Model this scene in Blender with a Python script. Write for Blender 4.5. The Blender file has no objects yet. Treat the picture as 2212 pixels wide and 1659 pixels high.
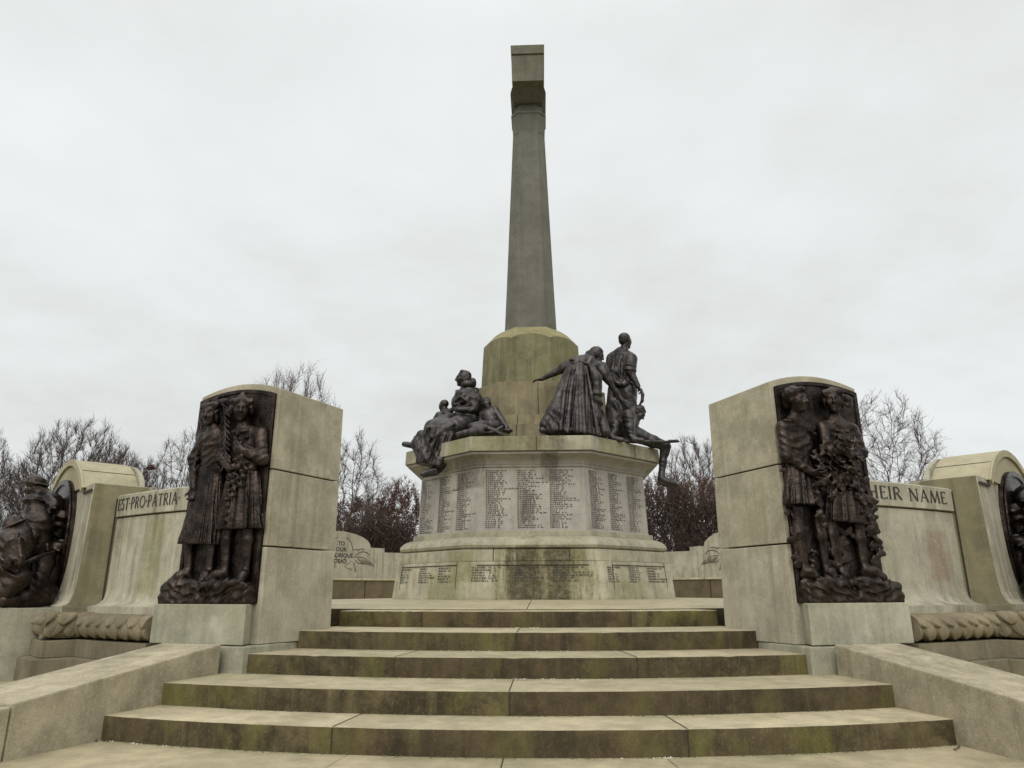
import bpy, bmesh, math, random
import numpy as np
from mathutils import Vector, Matrix
random.seed(7); np.random.seed(7)
SC = bpy.context.scene
COL = SC.collection
sin, cos, pi, rad = math.sin, math.cos, math.pi, math.radians
CY = 13.3                      # centre of the round terrace (x = 0)

# ------------------------------------------------------------------ camera
FPX, PITCH, YAW = 1546.2, rad(16.1408), rad(2.35)
CAMP = Vector((0.17, 0.0, 0.187))
cam_d = bpy.data.cameras.new('camera')
cam = bpy.data.objects.new('camera', cam_d); COL.objects.link(cam)
cam_d.sensor_width = 36.0; cam_d.lens = 36.0*FPX/2212.0; cam_d.clip_end = 3000
cam.location = CAMP; ROLL = rad(.15)
cam.rotation_euler = (Matrix.Rotation(YAW, 3, 'Z') @ Matrix.Rotation(pi/2+PITCH, 3, 'X') @ Matrix.Rotation(-ROLL, 3, 'Z')).to_euler()
SC.camera = cam

def at(px, py, Y):
    """a point seen at photo position (px, py of 2212x1659) that stands Y metres in front of the camera"""
    a, b = (px-1106)/FPX, (829.5-py)/FPX
    a, b = a*cos(ROLL)+b*sin(ROLL), b*cos(ROLL)-a*sin(ROLL)
    x, y, z = a, cos(PITCH)-b*sin(PITCH), sin(PITCH)+b*cos(PITCH)
    d = Vector((x*cos(YAW)-y*sin(YAW), x*sin(YAW)+y*cos(YAW), z))
    return CAMP + d*(Y/d.y)

# ------------------------------------------------------------------ object helpers
def tag(o, label=None, cat=None, group=None, kind=None):
    if label: o['label'] = label
    if cat: o['category'] = cat
    if group: o['group'] = group
    if kind: o['kind'] = kind
    return o

def empty(name, label, cat, loc=(0,0,0), group=None):
    o = bpy.data.objects.new(name, None); COL.objects.link(o)
    o.location = loc; o.empty_display_size = .2
    return tag(o, label, cat, group)

def link(name, me, parent=None):
    o = bpy.data.objects.new(name, me); COL.objects.link(o)
    if parent is not None:
        o.parent = parent
        o.matrix_parent_inverse = Matrix.Translation(-parent.location) if parent.rotation_euler.z == 0 else parent.matrix_basis.inverted()
    return o

class MB:
    """collects faces and links them as one mesh object"""
    def __init__(s): s.v = []; s.f = []; s.m = []
    def add(s, verts, faces, m=0):
        n = len(s.v); s.v += [tuple(v) for v in verts]
        s.f += [tuple(i+n for i in f) for f in faces]; s.m += [m]*len(faces); return s
    def prism(s, lo, hi, m=0, cap=True):
        """lo, hi: matching rings of 3-d points, counter-clockwise seen from above"""
        n = len(lo); f = [(i, (i+1) % n, n+(i+1) % n, n+i) for i in range(n)]
        if cap: f += [tuple(range(n-1, -1, -1)), tuple(range(n, 2*n))]
        return s.add(list(lo)+list(hi), f, m)
    def plan(s, pts, z0, z1, m=0, top=None):
        top = top or pts
        return s.prism([(p[0], p[1], z0) for p in pts], [(p[0], p[1], z1) for p in top], m)
    def loft(s, rings, m=0, cap0=True, cap1=True, closed=True):
        n = len(rings[0]); v = [p for r in rings for p in r]; f = []
        for k in range(len(rings)-1):
            for i in range(n if closed else n-1):
                j = (i+1) % n; f.append((k*n+i, k*n+j, (k+1)*n+j, (k+1)*n+i))
        if cap0: f.append(tuple(range(n-1, -1, -1)))
        if cap1: f.append(tuple(range((len(rings)-1)*n, len(rings)*n)))
        return s.add(v, f, m)
    def box(s, c, h, ax=None, m=0):
        ax = ax or (Vector((1,0,0)), Vector((0,1,0)), Vector((0,0,1))); c = Vector(c)
        P = lambda i, j, k: c+ax[0]*h[0]*i+ax[1]*h[1]*j+ax[2]*h[2]*k
        return s.prism([P(-1,-1,-1), P(1,-1,-1), P(1,1,-1), P(-1,1,-1)], [P(-1,-1,1), P(1,-1,1), P(1,1,1), P(-1,1,1)], m)
    def tube(s, pts, rs, n=6, m=0, cap=True):
        rings = []; pts = [Vector(p) for p in pts]; up = None
        for i, p in enumerate(pts):
            t = (pts[min(i+1, len(pts)-1)]-pts[max(i-1, 0)]).normalized()
            if up is None: up = Vector((0,0,1)) if abs(t.z) < .9 else Vector((1,0,0))
            a = t.cross(up).normalized(); b = a.cross(t); up = b
            rings.append([p+(a*cos(2*pi*k/n)+b*sin(2*pi*k/n))*rs[i] for k in range(n)])
        return s.loft(rings, m, cap, cap)
    def build(s, name, mats, parent=None, bevel=0, seg=2, smooth=False, ang=30):
        bm = bmesh.new(); vs = [bm.verts.new(v) for v in s.v]
        for f, m in zip(s.f, s.m):
            try: q = bm.faces.new([vs[i] for i in f]); q.material_index = m
            except ValueError: pass
        if smooth or bevel: bmesh.ops.remove_doubles(bm, verts=bm.verts, dist=1e-5)
        bmesh.ops.recalc_face_normals(bm, faces=bm.faces)
        if bevel:
            bm.normal_update()
            es = [e for e in bm.edges if len(e.link_faces) == 2 and e.calc_face_angle(0) > rad(ang)]
            bmesh.ops.bevel(bm, geom=es, offset=bevel, segments=seg, profile=.6, affect='EDGES', clamp_overlap=True)
        if smooth:
            for f in bm.faces: f.smooth = True
            for e in bm.edges:
                if len(e.link_faces) == 2 and e.calc_face_angle(0) > rad(ang): e.smooth = False
        me = bpy.data.meshes.new(name); bm.to_mesh(me); bm.free()
        for m in (mats if isinstance(mats, (list, tuple)) else [mats]): me.materials.append(m)
        return link(name, me, parent)

def pol(r, deg, z=None):
    """a point on the terrace: radius r, angle from the front axis (positive to the right)"""
    x, y = r*sin(rad(deg)), CY-r*cos(rad(deg))
    return (x, y) if z is None else (x, y, z)

# ------------------------------------------------------------------ materials
def nodes(name):
    m = bpy.data.materials.new(name); m.use_nodes = True; nt = m.node_tree
    return m, nt, nt.nodes, nt.links, nt.nodes['Principled BSDF']

def noise(N, L, vec, scale, detail=4, rough=.55, stretch=None, w=0.0):
    n = N.new('ShaderNodeTexNoise'); n.inputs['Scale'].default_value = scale
    n.inputs['Detail'].default_value = detail; n.inputs['Roughness'].default_value = rough
    if stretch or w:
        mp = N.new('ShaderNodeMapping'); mp.inputs['Scale'].default_value = stretch or (1,1,1)
        mp.inputs['Location'].default_value = (w, w*.7, w*1.3)
        L.new(vec, mp.inputs['Vector']); vec = mp.outputs['Vector']
    L.new(vec, n.inputs['Vector']); return n.outputs['Fac']

def ramp(N, L, fac, stops):
    r = N.new('ShaderNodeValToRGB'); e = r.color_ramp.elements
    while len(e) < len(stops): e.new(.5)
    for el, (p, c) in zip(e, stops):
        el.position = p; el.color = (c, c, c, 1) if isinstance(c, (int, float)) else (*c, 1)
    L.new(fac, r.inputs['Fac']); return r.outputs['Color']

def mix(N, L, fac, a, b, kind='MIX'):
    m = N.new('ShaderNodeMix'); m.data_type = 'RGBA'; m.blend_type = kind
    for sock, val in ((m.inputs['Factor'], fac), (m.inputs['A'], a), (m.inputs['B'], b)):
        if isinstance(val, (int, float)): sock.default_value = val
        elif isinstance(val, tuple): sock.default_value = (*val, 1)
        else: L.new(val, sock)
    return m.outputs['Result']

def mathn(N, L, op, a, b):
    m = N.new('ShaderNodeMath'); m.operation = op
    for i, val in enumerate((a, b)):
        if isinstance(val, (int, float)): m.inputs[i].default_value = val
        else: L.new(val, m.inputs[i])
    return m.outputs[0]

def stone(name, col, col2, dirt=(.07,.06,.04), moss=(.13,.135,.05), streak=.45, mossy=.35, patch=.5, grain=.28, rough=.85, bump=.35, dseed=0., mottle=.5, sthr=(.48,.72), patches=(), blot=.45):
    """weathered sandstone / granite: two stone tones, rain streaks, algae and speckled grain"""
    m, nt, N, L, B = nodes(name)
    g = N.new('ShaderNodeNewGeometry'); P = g.outputs['Position']
    big = noise(N, L, P, 1.3, 5, .6, w=dseed+3)
    med = noise(N, L, P, 7.0, 6, .65, w=dseed+11)
    fine = noise(N, L, P, 55., 3, .7)
    gr = noise(N, L, P, 210., 2, .8)
    c = mix(N, L, ramp(N, L, big, [(.35, 0), (.65, 1)]), col, col2)
    c = mix(N, L, mathn(N, L, 'MULTIPLY', ramp(N, L, med, [(.42, 0), (.68, 1)]), mottle*.55), c, tuple(x*.62 for x in col2))
    # broad blotches of old grime and a slight difference from block to block
    bl = noise(N, L, P, 3.1, 9, .68, w=dseed+51)
    c = mix(N, L, mathn(N, L, 'MULTIPLY', ramp(N, L, bl, [(.47, 0), (.60, 1)]), blot), c, tuple(x*.58 for x in col2))
    bl2 = noise(N, L, P, 5.3, 8, .7, w=dseed+61)
    c = mix(N, L, mathn(N, L, 'MULTIPLY', ramp(N, L, bl2, [(.52, 0), (.66, 1)]), blot*.6), c, tuple(min(.62, x*1.32) for x in col))
    oi = N.new('ShaderNodeObjectInfo'); rv = N.new('ShaderNodeMapRange'); rv.inputs['To Min'].default_value = .88; rv.inputs['To Max'].default_value = 1.1
    L.new(oi.outputs['Random'], rv.inputs['Value']); c = mix(N, L, 1., c, rv.outputs['Result'], 'MULTIPLY')
    # rain streaks: long vertical noise cut by patches
    st = noise(N, L, P, 1., 5, .62, stretch=(9, 9, .55), w=dseed+5)
    stm = ramp(N, L, st, [(sthr[0], 0), (sthr[1], 1)])
    pm = ramp(N, L, noise(N, L, P, .9, 3, .5, w=dseed+21), [(.35, .25), (.62, 1)])
    stm = mathn(N, L, 'MULTIPLY', mathn(N, L, 'MULTIPLY', stm, pm), streak)
    c = mix(N, L, stm, c, dirt)
    # pale lime runs
    ru = noise(N, L, P, 1., 4, .6, stretch=(13, 13, .5), w=dseed+31)
    c = mix(N, L, mathn(N, L, 'MULTIPLY', ramp(N, L, ru, [(.58, 0), (.75, 1)]), streak*.55), c, tuple(min(.6, x*1.35) for x in col))
    # algae
    al = noise(N, L, P, 2.3, 7, .68, stretch=(1, 1, .6), w=dseed+41)
    c = mix(N, L, mathn(N, L, 'MULTIPLY', ramp(N, L, al, [(.50, 0), (.70, 1)]), mossy), c, moss)
    # local stains of their own shape
    if patches:
        sp = N.new('ShaderNodeSeparateXYZ'); L.new(P, sp.inputs[0])
        wob = noise(N, L, P, 1., 5, .7, stretch=(11, 4, 1.6), w=dseed+71); fi = noise(N, L, P, 14, 5, .7, w=dseed+81)
        for xc, hw, z0, z1, ym, pc, stg in patches:
            ax_ = mathn(N, L, 'ABSOLUTE', mathn(N, L, 'SUBTRACT', sp.outputs['X'], xc), 0)
            e = mathn(N, L, 'SUBTRACT', mathn(N, L, 'ADD', mathn(N, L, 'DIVIDE', ax_, hw), mathn(N, L, 'MULTIPLY', wob, 2.2)), 1.13)
            mk = ramp(N, L, e, [(.65, 1), (1., 0)])
            zc, zh = (z0+z1)/2, (z1-z0)/2
            ez = mathn(N, L, 'ADD', mathn(N, L, 'DIVIDE', mathn(N, L, 'ABSOLUTE', mathn(N, L, 'SUBTRACT', sp.outputs['Z'], zc), 0), zh), mathn(N, L, 'MULTIPLY', mathn(N, L, 'SUBTRACT', fi, .5), .5))
            mk = mathn(N, L, 'MULTIPLY', mk, ramp(N, L, ez, [(.85, 1), (1., 0)]))
            mk = mathn(N, L, 'MULTIPLY', mk, ramp(N, L, fi, [(.25, .35), (.6, 1)]))
            mk = mathn(N, L, 'MULTIPLY', mk, mathn(N, L, 'LESS_THAN', sp.outputs['Y'], ym))
            c = mix(N, L, mathn(N, L, 'MULTIPLY', mk, stg), c, pc)
    # grain
    c = mix(N, L, mathn(N, L, 'MULTIPLY', ramp(N, L, gr, [(.30, 1), (.52, 0)]), grain), c, tuple(x*.35 for x in col))
    c = mix(N, L, mathn(N, L, 'MULTIPLY', ramp(N, L, fine, [(.55, 0), (.72, 1)]), grain*.8), c, tuple(min(.7, x*1.5) for x in col))
    L.new(c, B.inputs['Base Color'])
    B.inputs['Roughness'].default_value = rough
    B.inputs['Specular IOR Level'].default_value = .25
    sp2 = noise(N, L, P, 95, 4, .75, w=dseed+91)
    c = mix(N, L, mathn(N, L, 'MULTIPLY', ramp(N, L, sp2, [(.30, 1), (.47, 0)]), grain*.9), c, tuple(x*.42 for x in col2))
    L.new(c, B.inputs['Base Color'])
    bm = N.new('ShaderNodeBump'); bm.inputs['Strength'].default_value = bump; bm.inputs['Distance'].default_value = .012
    hgt = mathn(N, L, 'ADD', mathn(N, L, 'MULTIPLY', fine, .6), mathn(N, L, 'MULTIPLY', med, 1.6))
    hgt = mathn(N, L, 'ADD', hgt, mathn(N, L, 'MULTIPLY', gr, .4))
    L.new(hgt, bm.inputs['Height']); L.new(bm.outputs['Normal'], B.inputs['Normal'])
    return m

M = {}
DK, OL, GR_ = (.045, .036, .018), (.13, .115, .035), (.16, .16, .045)
M['pillar'] = stone('pillar_stone', (.47,.425,.315), (.36,.322,.235), streak=.6, mossy=.38, dseed=1, moss=(.225,.205,.105), dirt=(.10,.085,.05), blot=.5, grain=.4)
M['pillarlow'] = stone('pillar_foot_stone', (.47,.43,.33), (.36,.325,.24), streak=.45, mossy=.25, dseed=21, moss=(.225,.21,.12), dirt=(.12,.10,.065), blot=.4, grain=.4)
M['block'] = stone('pedestal_stone', (.44,.42,.32), (.32,.31,.23), moss=(.20,.205,.125), streak=.5, mossy=.5, dseed=2)
M['wall'] = stone('wall_stone', (.45,.42,.325), (.35,.325,.245), streak=.8, mossy=.22, dseed=3, grain=.36, patches=[(-3.62, .13, .12, .93, 9, (.20,.20,.075), .6), (3.95, .16, .25, .75, 9, (.22,.135,.085), .5)])
M['pierside'] = stone('pier_side_stone', (.27,.24,.15), (.205,.185,.115), streak=.5, mossy=.45, moss=(.16,.155,.06), dseed=33)  # darker pier sides: algae stain, with some shade put into the colour
M['coping'] = stone('coping_stone', (.43,.385,.255), (.35,.31,.205), streak=.25, mossy=.15, dseed=4, blot=.25)
M['plinth'] = stone('plinth_stone', (.44,.405,.295), (.34,.315,.23), streak=.6, mossy=.22, dseed=5, patches=[
    (.2, .78, -.05, .86, 11.4, OL, .8), (-.12, .26, -.05, .86, 11.4, DK, .9), (.12, .10, -.05, .5, 11.4, DK, .6), (.40, .22, -.05, .86, 11.4, DK, .85), (-1.35, .35, -.05, .45, 12.6, GR_, .55), (-1.05, .25, .3, .8, 12.3, GR_, .6), (1.5, .3, -.05, .35, 12.6, GR_, .4),
    (-.1, .6, 2.3, 2.6, 11.4, OL, .6), (.42, .16, 2.3, 2.6, 11.4, DK, .55), (.05, .13, 2.3, 2.6, 11.4, (.10,.07,.035), .6), (1.3, .2, 2.3, 2.6, 12.2, GR_, .5), (-1.2, .18, 2.3, 2.6, 12.2, GR_, .6), (-.75, .2, 2.3, 2.6, 11.6, GR_, .5)])
M['dieface'] = stone('name_panel_stone', (.40,.372,.32), (.32,.30,.265), streak=.35, mossy=.08, dseed=6, mottle=.4, blot=.3, patches=[(.30, .14, 1.85, 2.32, 11.5, DK, .6), (-1.0, .3, 1.75, 2.3, 12.2, DK, .5), (-.05, .12, 1.2, 1.75, 11.5, DK, .45)])
M['drum'] = stone('stained_drum_stone', (.31,.265,.165), (.21,.178,.11), dirt=(.05,.04,.024), moss=(.18,.165,.07), streak=.9, mossy=.5, dseed=7)
M['pedstone'] = stone('mossy_pedestal_stone', (.215,.20,.115), (.15,.14,.08), dirt=(.05,.045,.026), moss=(.15,.145,.05), streak=.85, mossy=.65, dseed=19)
M['shaft'] = stone('shaft_granite', (.165,.158,.13), (.13,.125,.104), streak=.35, mossy=.1, dseed=8, grain=.4, mottle=.6, blot=.3)
M['crosshead'] = stone('cross_head_granite', (.19,.18,.13), (.14,.135,.10), streak=.8, mossy=.4, dseed=28, grain=.4, mottle=.6)
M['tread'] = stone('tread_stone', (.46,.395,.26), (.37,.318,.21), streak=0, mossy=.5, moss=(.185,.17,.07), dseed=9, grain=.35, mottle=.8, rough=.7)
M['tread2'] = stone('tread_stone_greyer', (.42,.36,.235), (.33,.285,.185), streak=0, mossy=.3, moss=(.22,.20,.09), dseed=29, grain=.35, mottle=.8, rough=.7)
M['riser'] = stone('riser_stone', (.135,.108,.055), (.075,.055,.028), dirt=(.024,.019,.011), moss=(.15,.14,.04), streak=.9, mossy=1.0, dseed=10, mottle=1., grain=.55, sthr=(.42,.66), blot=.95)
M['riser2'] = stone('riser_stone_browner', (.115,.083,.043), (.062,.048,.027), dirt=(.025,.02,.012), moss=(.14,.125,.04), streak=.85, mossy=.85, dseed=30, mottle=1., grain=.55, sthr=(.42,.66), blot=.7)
M['flank'] = stone('parapet_stone', (.43,.375,.265), (.33,.285,.20), streak=.5, mossy=.2, dseed=11, mottle=.9, grain=.5, blot=.55)
M['low'] = stone('low_course_stone', (.235,.20,.135), (.165,.142,.095), streak=.7, mossy=.25, dseed=12)
M['leafstone'] = stone('carved_stone', (.27,.225,.145), (.195,.162,.105), streak=.3, mossy=.15, dseed=13, mottle=.9)
M['paving'] = stone('paving_stone', (.43,.365,.235), (.34,.295,.185), streak=0, mossy=.3, moss=(.2,.19,.1), dseed=14, mottle=.7, rough=.6)
M['seat'] = stone('seat_stone', (.17,.13,.08), (.12,.10,.06), streak=.5, mossy=.2, dseed=15)

def plain(name, col, rough=.8, metal=0.):
    m, nt, N, L, B = nodes(name)
    g = N.new('ShaderNodeNewGeometry')
    f = noise(N, L, g.outputs['Position'], 30, 3)
    L.new(mix(N, L, f, tuple(x*.7 for x in col), tuple(min(1, x*1.3) for x in col)), B.inputs['Base Color'])
    B.inputs['Roughness'].default_value = rough; B.inputs['Metallic'].default_value = metal
    return m
M['joint'] = plain('dark_joint', (.035,.03,.018), .95)  # dark mortar tone of the joints, also used for carved lines
M['ink'] = plain('lettering_lead', (.026,.025,.022), .7)

def bronze(name, col, worn, rough=.36, dseed=0., cast=.012):
    m, nt, N, L, B = nodes(name)
    g = N.new('ShaderNodeNewGeometry'); P = g.outputs['Position']
    a = noise(N, L, P, 6, 7, .7, w=dseed); b = noise(N, L, P, 38, 5, .65); c3 = noise(N, L, P, 16, 4, .6, w=9)
    c = mix(N, L, ramp(N, L, a, [(.38, 0), (.66, 1)]), col, worn)
    st = noise(N, L, P, 1., 4, .6, stretch=(16, 16, 1.2), w=dseed+4)
    c = mix(N, L, mathn(N, L, 'MULTIPLY', ramp(N, L, st, [(.55, 0), (.72, 1)]), .4), c, tuple(x*1.7 for x in worn))
    L.new(c, B.inputs['Base Color'])
    B.inputs['Metallic'].default_value = .85
    L.new(ramp(N, L, b, [(.3, rough-.08), (.7, rough+.2)]), B.inputs['Roughness'])
    bm = N.new('ShaderNodeBump'); bm.inputs['Strength'].default_value = .6; bm.inputs['Distance'].default_value = cast
    L.new(mathn(N, L, 'ADD', mathn(N, L, 'MULTIPLY', b, .7), mathn(N, L, 'MULTIPLY', c3, 1.2)), bm.inputs['Height']); L.new(bm.outputs['Normal'], B.inputs['Normal'])
    return m
M['bronze'] = bronze('dark_bronze', (.012,.009,.008), (.070,.052,.043), .29)
M['bronze2'] = bronze('weathered_bronze', (.030,.027,.026), (.092,.080,.077), .37, 6)

# ------------------------------------------------------------------ sky and light
SUN_EL, SUN_AZ = 40., 186.      # a veiled sun behind the camera, to the left
w = bpy.data.worlds.new('World'); SC.world = w; w.use_nodes = True
N, L = w.node_tree.nodes, w.node_tree.links
bg = N['Background']
tc = N.new('ShaderNodeTexCoord'); D = tc.outputs['Generated']
sky = N.new('ShaderNodeTexSky'); sky.sky_type = 'NISHITA'; sky.sun_disc = False
sky.sun_elevation = rad(SUN_EL); sky.sun_rotation = rad(SUN_AZ)
sep = N.new('ShaderNodeSeparateXYZ'); L.new(D, sep.inputs[0])
zz = mathn(N, L, 'ADD', mathn(N, L, 'MAXIMUM', sep.outputs['Z'], 0.), .22)
# project the direction onto a cloud layer so that the banks flatten towards the horizon
dv = N.new('ShaderNodeCombineXYZ')
L.new(mathn(N, L, 'DIVIDE', sep.outputs['X'], zz), dv.inputs[0]); L.new(mathn(N, L, 'DIVIDE', sep.outputs['Y'], zz), dv.inputs[1])
n1 = noise(N, L, dv.outputs[0], .85, 7, .56, w=2.4)
n2 = noise(N, L, dv.outputs[0], 2.6, 6, .6, w=7.7)
cl = mathn(N, L, 'ADD', mathn(N, L, 'MULTIPLY', n1, .7), mathn(N, L, 'MULTIPLY', n2, .3))
ccol = ramp(N, L, cl, [(.34, (.62,.635,.62)), (.45, (.70,.72,.708)), (.53, (.755,.778,.772)), (.66, (.82,.842,.842))])
# an overcast sky is about twice as bright overhead as low down
zen = N.new('ShaderNodeMapRange'); zen.interpolation_type = 'SMOOTHSTEP'
zen.inputs['From Min'].default_value = .66; zen.inputs['From Max'].default_value = 1.
zen.inputs['To Min'].default_value = 1.; zen.inputs['To Max'].default_value = 2.5
L.new(sep.outputs['Z'], zen.inputs['Value'])
ccol = mix(N, L, 1., ccol, zen.outputs['Result'], 'MULTIPLY')
nis = mix(N, L, 1., sky.outputs['Color'], (.1,.1,.1), 'MULTIPLY')
full = mix(N, L, .96, nis, ccol)
L.new(full, bg.inputs['Color']); bg.inputs['Strength'].default_value = 1.0
sl = bpy.data.lights.new('sun', 'SUN'); sl.energy = 1.5; sl.angle = rad(45); sl.color = (1., .96, .9)
so = bpy.data.objects.new('sun', sl); COL.objects.link(so)
sd = Vector((sin(rad(SUN_AZ))*cos(rad(SUN_EL)), cos(rad(SUN_AZ))*cos(rad(SUN_EL)), sin(rad(SUN_EL))))
so.rotation_euler = sd.to_track_quat('Z', 'Y').to_euler(); so.location = (0, -5, 20)
SC.view_settings.view_transform = 'Standard'; SC.view_settings.look = 'None'
SC.view_settings.exposure = .14; SC.view_settings.gamma = 1.; SC.view_settings.use_curve_mapping = False
# ================================================================== ground
def ring_sheet(name, r0, r1, a0, a1, z, mat, n=64, kind='structure'):
    b = MB()
    for i in range(n):
        t0, t1 = a0+(a1-a0)*i/n, a0+(a1-a0)*(i+1)/n
        b.add([pol(r0, t0, z), pol(r1, t0, z), pol(r1, t1, z), pol(r0, t1, z)], [(0, 1, 2, 3)])
    return tag(b.build(name, mat), kind=kind)

m, nt, N, L, B = nodes('grass_ground')
P = N.new('ShaderNodeNewGeometry').outputs['Position']
c = mix(N, L, noise(N, L, P, .35, 5), (.045, .07, .02), (.09, .105, .035))
c = mix(N, L, noise(N, L, P, 25, 4), c, (.05, .06, .025)); L.new(c, B.inputs['Base Color']); B.inputs['Roughness'].default_value = .95
M['grass'] = m
b = MB()
rr = [0, 12, 30, 80, 250, 900]
for k in range(5):
    for i in range(48):
        t0, t1 = 7.5*i, 7.5*(i+1)
        b.add([pol(rr[k], t0, -.86), pol(rr[k+1], t0, -.86), pol(rr[k+1], t1, -.86), pol(rr[k], t1, -.86)] if k else
              [pol(0, 0, -.86), pol(12, t0, -.86), pol(12, t1, -.86)], [(0, 1, 2, 3)] if k else [(0, 1, 2)])
tag(b.build('ground', M['grass']), kind='structure')

# slabs: ring sectors with open joints
def sector(b, r0, r1, a0, a1, z0, z1, n=8, gap=.004, m_top=0, m_side=1, crown=None):
    a0 += math.degrees(gap/r1); a1 -= math.degrees(gap/r1)
    v = []
    for r in (r0, r1):
        for z in (z0, z1):
            for i in range(n+1):
                t = a0+(a1-a0)*i/n
                zc = z if (crown is None or z == z0) else z+crown(r)
                v.append(pol(r, t, zc))
    k = n+1; I = lambda r, z, i: r*2*k+z*k+i
    ft, fs = [], []
    for i in range(n):
        ft.append((I(0,1,i), I(1,1,i), I(1,1,i+1), I(0,1,i+1)))
        fs += [(I(1,0,i), I(1,0,i+1), I(1,1,i+1), I(1,1,i)), (I(0,0,i+1), I(0,0,i), I(0,1,i), I(0,1,i+1)), (I(0,0,i), I(0,0,i+1), I(1,0,i+1), I(1,0,i))]
    fs += [(I(0,0,0), I(1,0,0), I(1,1,0), I(0,1,0)), (I(1,0,n), I(0,0,n), I(0,1,n), I(1,1,n))]
    b.add(v, ft, m_top); n0 = len(b.v)-len(v)
    b.f += [tuple(i+n0 for i in f) for f in fs]; b.m += [m_side]*len(fs)

# ---- round terrace floor, slightly crowned so that rain runs off
crown = lambda r: .075*max(0, min(1, (6.2-r)/3.9))
b = MB()
for (r0, r1, cnt) in ((1.2, 3.2, 14), (3.2, 4.7, 22), (4.7, 5.62, 28)):
    for i in range(cnt):
        sector(b, r0+.004, r1, 360*i/cnt, 360*(i+1)/cnt, -.3, 0, n=4, crown=crown)
for i in range(36):                          # outer ring runs under the seats and parapet
    a = 10*i
    if 25 < a < 335: sector(b, 5.624, 7.0, a-5, a+5, -.3, 0, n=3, crown=crown)
tag(b.build('terrace_floor', [M['paving'], M['riser']], bevel=.004, seg=1), kind='structure')

# ---- five curved steps down to the landing
STEPS = [(6.06, 5.55, 0., 18.2, (-9.7, 9.65)), (6.86, 6.0, -.15, 18.6, (-.5,)), (7.49, 6.8, -.30, 18.0, (-7.6, 6.75)),
         (8.19, 7.43, -.45, 19.0, (-.45,)), (8.68, 8.1, -.60, 19.0, (-7.4, 6.7))]
def step_block(b, r0, r1, a0, a1, z, n, alt=0):
    """one curved tread with a worn rounded nosing"""
    R_ = random.Random(int(-z*100)+3); rows = []
    for i in range(n+1):
        t = a0+(a1-a0)*i/n; wv = R_.uniform(-.004, .003); e = .011+R_.uniform(-.004, .006)+(.02 if R_.random() < .03 else 0)
        rows.append([pol(r0, t, z-.17), pol(r0, t, z), pol(r1-e, t, z+wv*.4), pol(r1-e*.35, t, z-e*.25), pol(r1-.001+wv, t, z-e), pol(r1+wv*.7, t, z-.08), pol(r1, t, z-.17)])
    for i in range(n):
        for k in range(6):
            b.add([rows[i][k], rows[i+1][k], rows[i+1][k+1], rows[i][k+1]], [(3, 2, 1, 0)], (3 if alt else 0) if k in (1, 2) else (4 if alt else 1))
    b.add(rows[0], [tuple(range(7))], 1); b.add(rows[-1], [tuple(range(6, -1, -1))], 1)
stp = empty('stone_steps', 'broad flight of five worn curved stone steps rising between the two relief pillars', 'steps', (0, CY-8.6, -.75))
for (r1, r0, z, half, js) in STEPS:
    b = MB(); cuts = [-half]+list(js)+[half]
    cuts = [-half]+list(js)+[half]
    for q, (a0, a1) in enumerate(zip(cuts, cuts[1:])): step_block(b, r0, r1, a0, a1, z, 24, q % 2)
    for a in js:
        w_ = math.degrees(.0045/r1)
        b.prism([pol(r1+.0015, a-w_, z-.15), pol(r1+.0015, a+w_, z-.15), pol(r1-.03, a+w_, z-.15), pol(r1-.03, a-w_, z-.15)], [pol(r1+.0015, a-w_, z-.008), pol(r1+.0015, a+w_, z-.008), pol(r1-.03, a+w_, z-.008), pol(r1-.03, a-w_, z-.008)], 2)
        b.add([pol(r1-.008, a-w_, z+.002), pol(r1-.008, a+w_, z+.002), pol(r0, a+w_, z+.002), pol(r0, a-w_, z+.002)], [(0, 1, 2, 3)], 2)
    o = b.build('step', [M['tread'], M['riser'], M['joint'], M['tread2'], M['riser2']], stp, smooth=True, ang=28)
# landing in front, wide radial slabs
b = MB(); cuts = [-40, -31, -22, -13, -6.7, -.5, 5.8, 11.85, 20, 30, 40]
for a0, a1 in zip(cuts, cuts[1:]):
    sector(b, 8.4, 10.05, a0, a1, -.95, -.75, n=8, gap=.003)
cuts = [-40, -27, -17, -9, -3, 3, 9, 16, 26, 40]
for a0, a1 in zip(cuts, cuts[1:]): sector(b, 10.056, 12.5, a0, a1, -.95, -.75, n=8, gap=.003)
for a0, a1 in zip(cuts, cuts[1:]): sector(b, 12.506, 17, a0, a1, -.95, -.75, n=8, gap=.003)
tag(b.build('landing', [M['paving'], M['riser']], bevel=.005, seg=1), kind='structure')
# paved walk round the outside of the parapet
for s in (-1, 1):
    b = MB()
    for i in range(14): sector(b, 7.3, 10.4, s*(22+i*10 if s > 0 else 32+i*10), s*(32+i*10 if s > 0 else 22+i*10), -.9, -.62, n=5)
    tag(b.build('pavement', [M['paving'], M['riser']], bevel=.005, seg=1), kind='structure')

# ================================================================== lettering
def text_mesh(body, size, xs=1., spacing=1., line=1., align='LEFT', res=2, bold=0.):
    cu = bpy.data.curves.new('t', 'FONT'); cu.body = body; cu.size = size; cu.align_x = align
    cu.space_character = spacing; cu.space_line = line; cu.resolution_u = res; cu.offset = bold
    o = bpy.data.objects.new('t', cu); COL.objects.link(o)
    me = o.to_mesh(); v = [(p.co.x*xs, p.co.y) for p in me.vertices]; f = [tuple(q.vertices) for q in me.polygons]
    o.to_mesh_clear(); bpy.data.objects.remove(o); bpy.data.curves.remove(cu)
    return v, f

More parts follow.
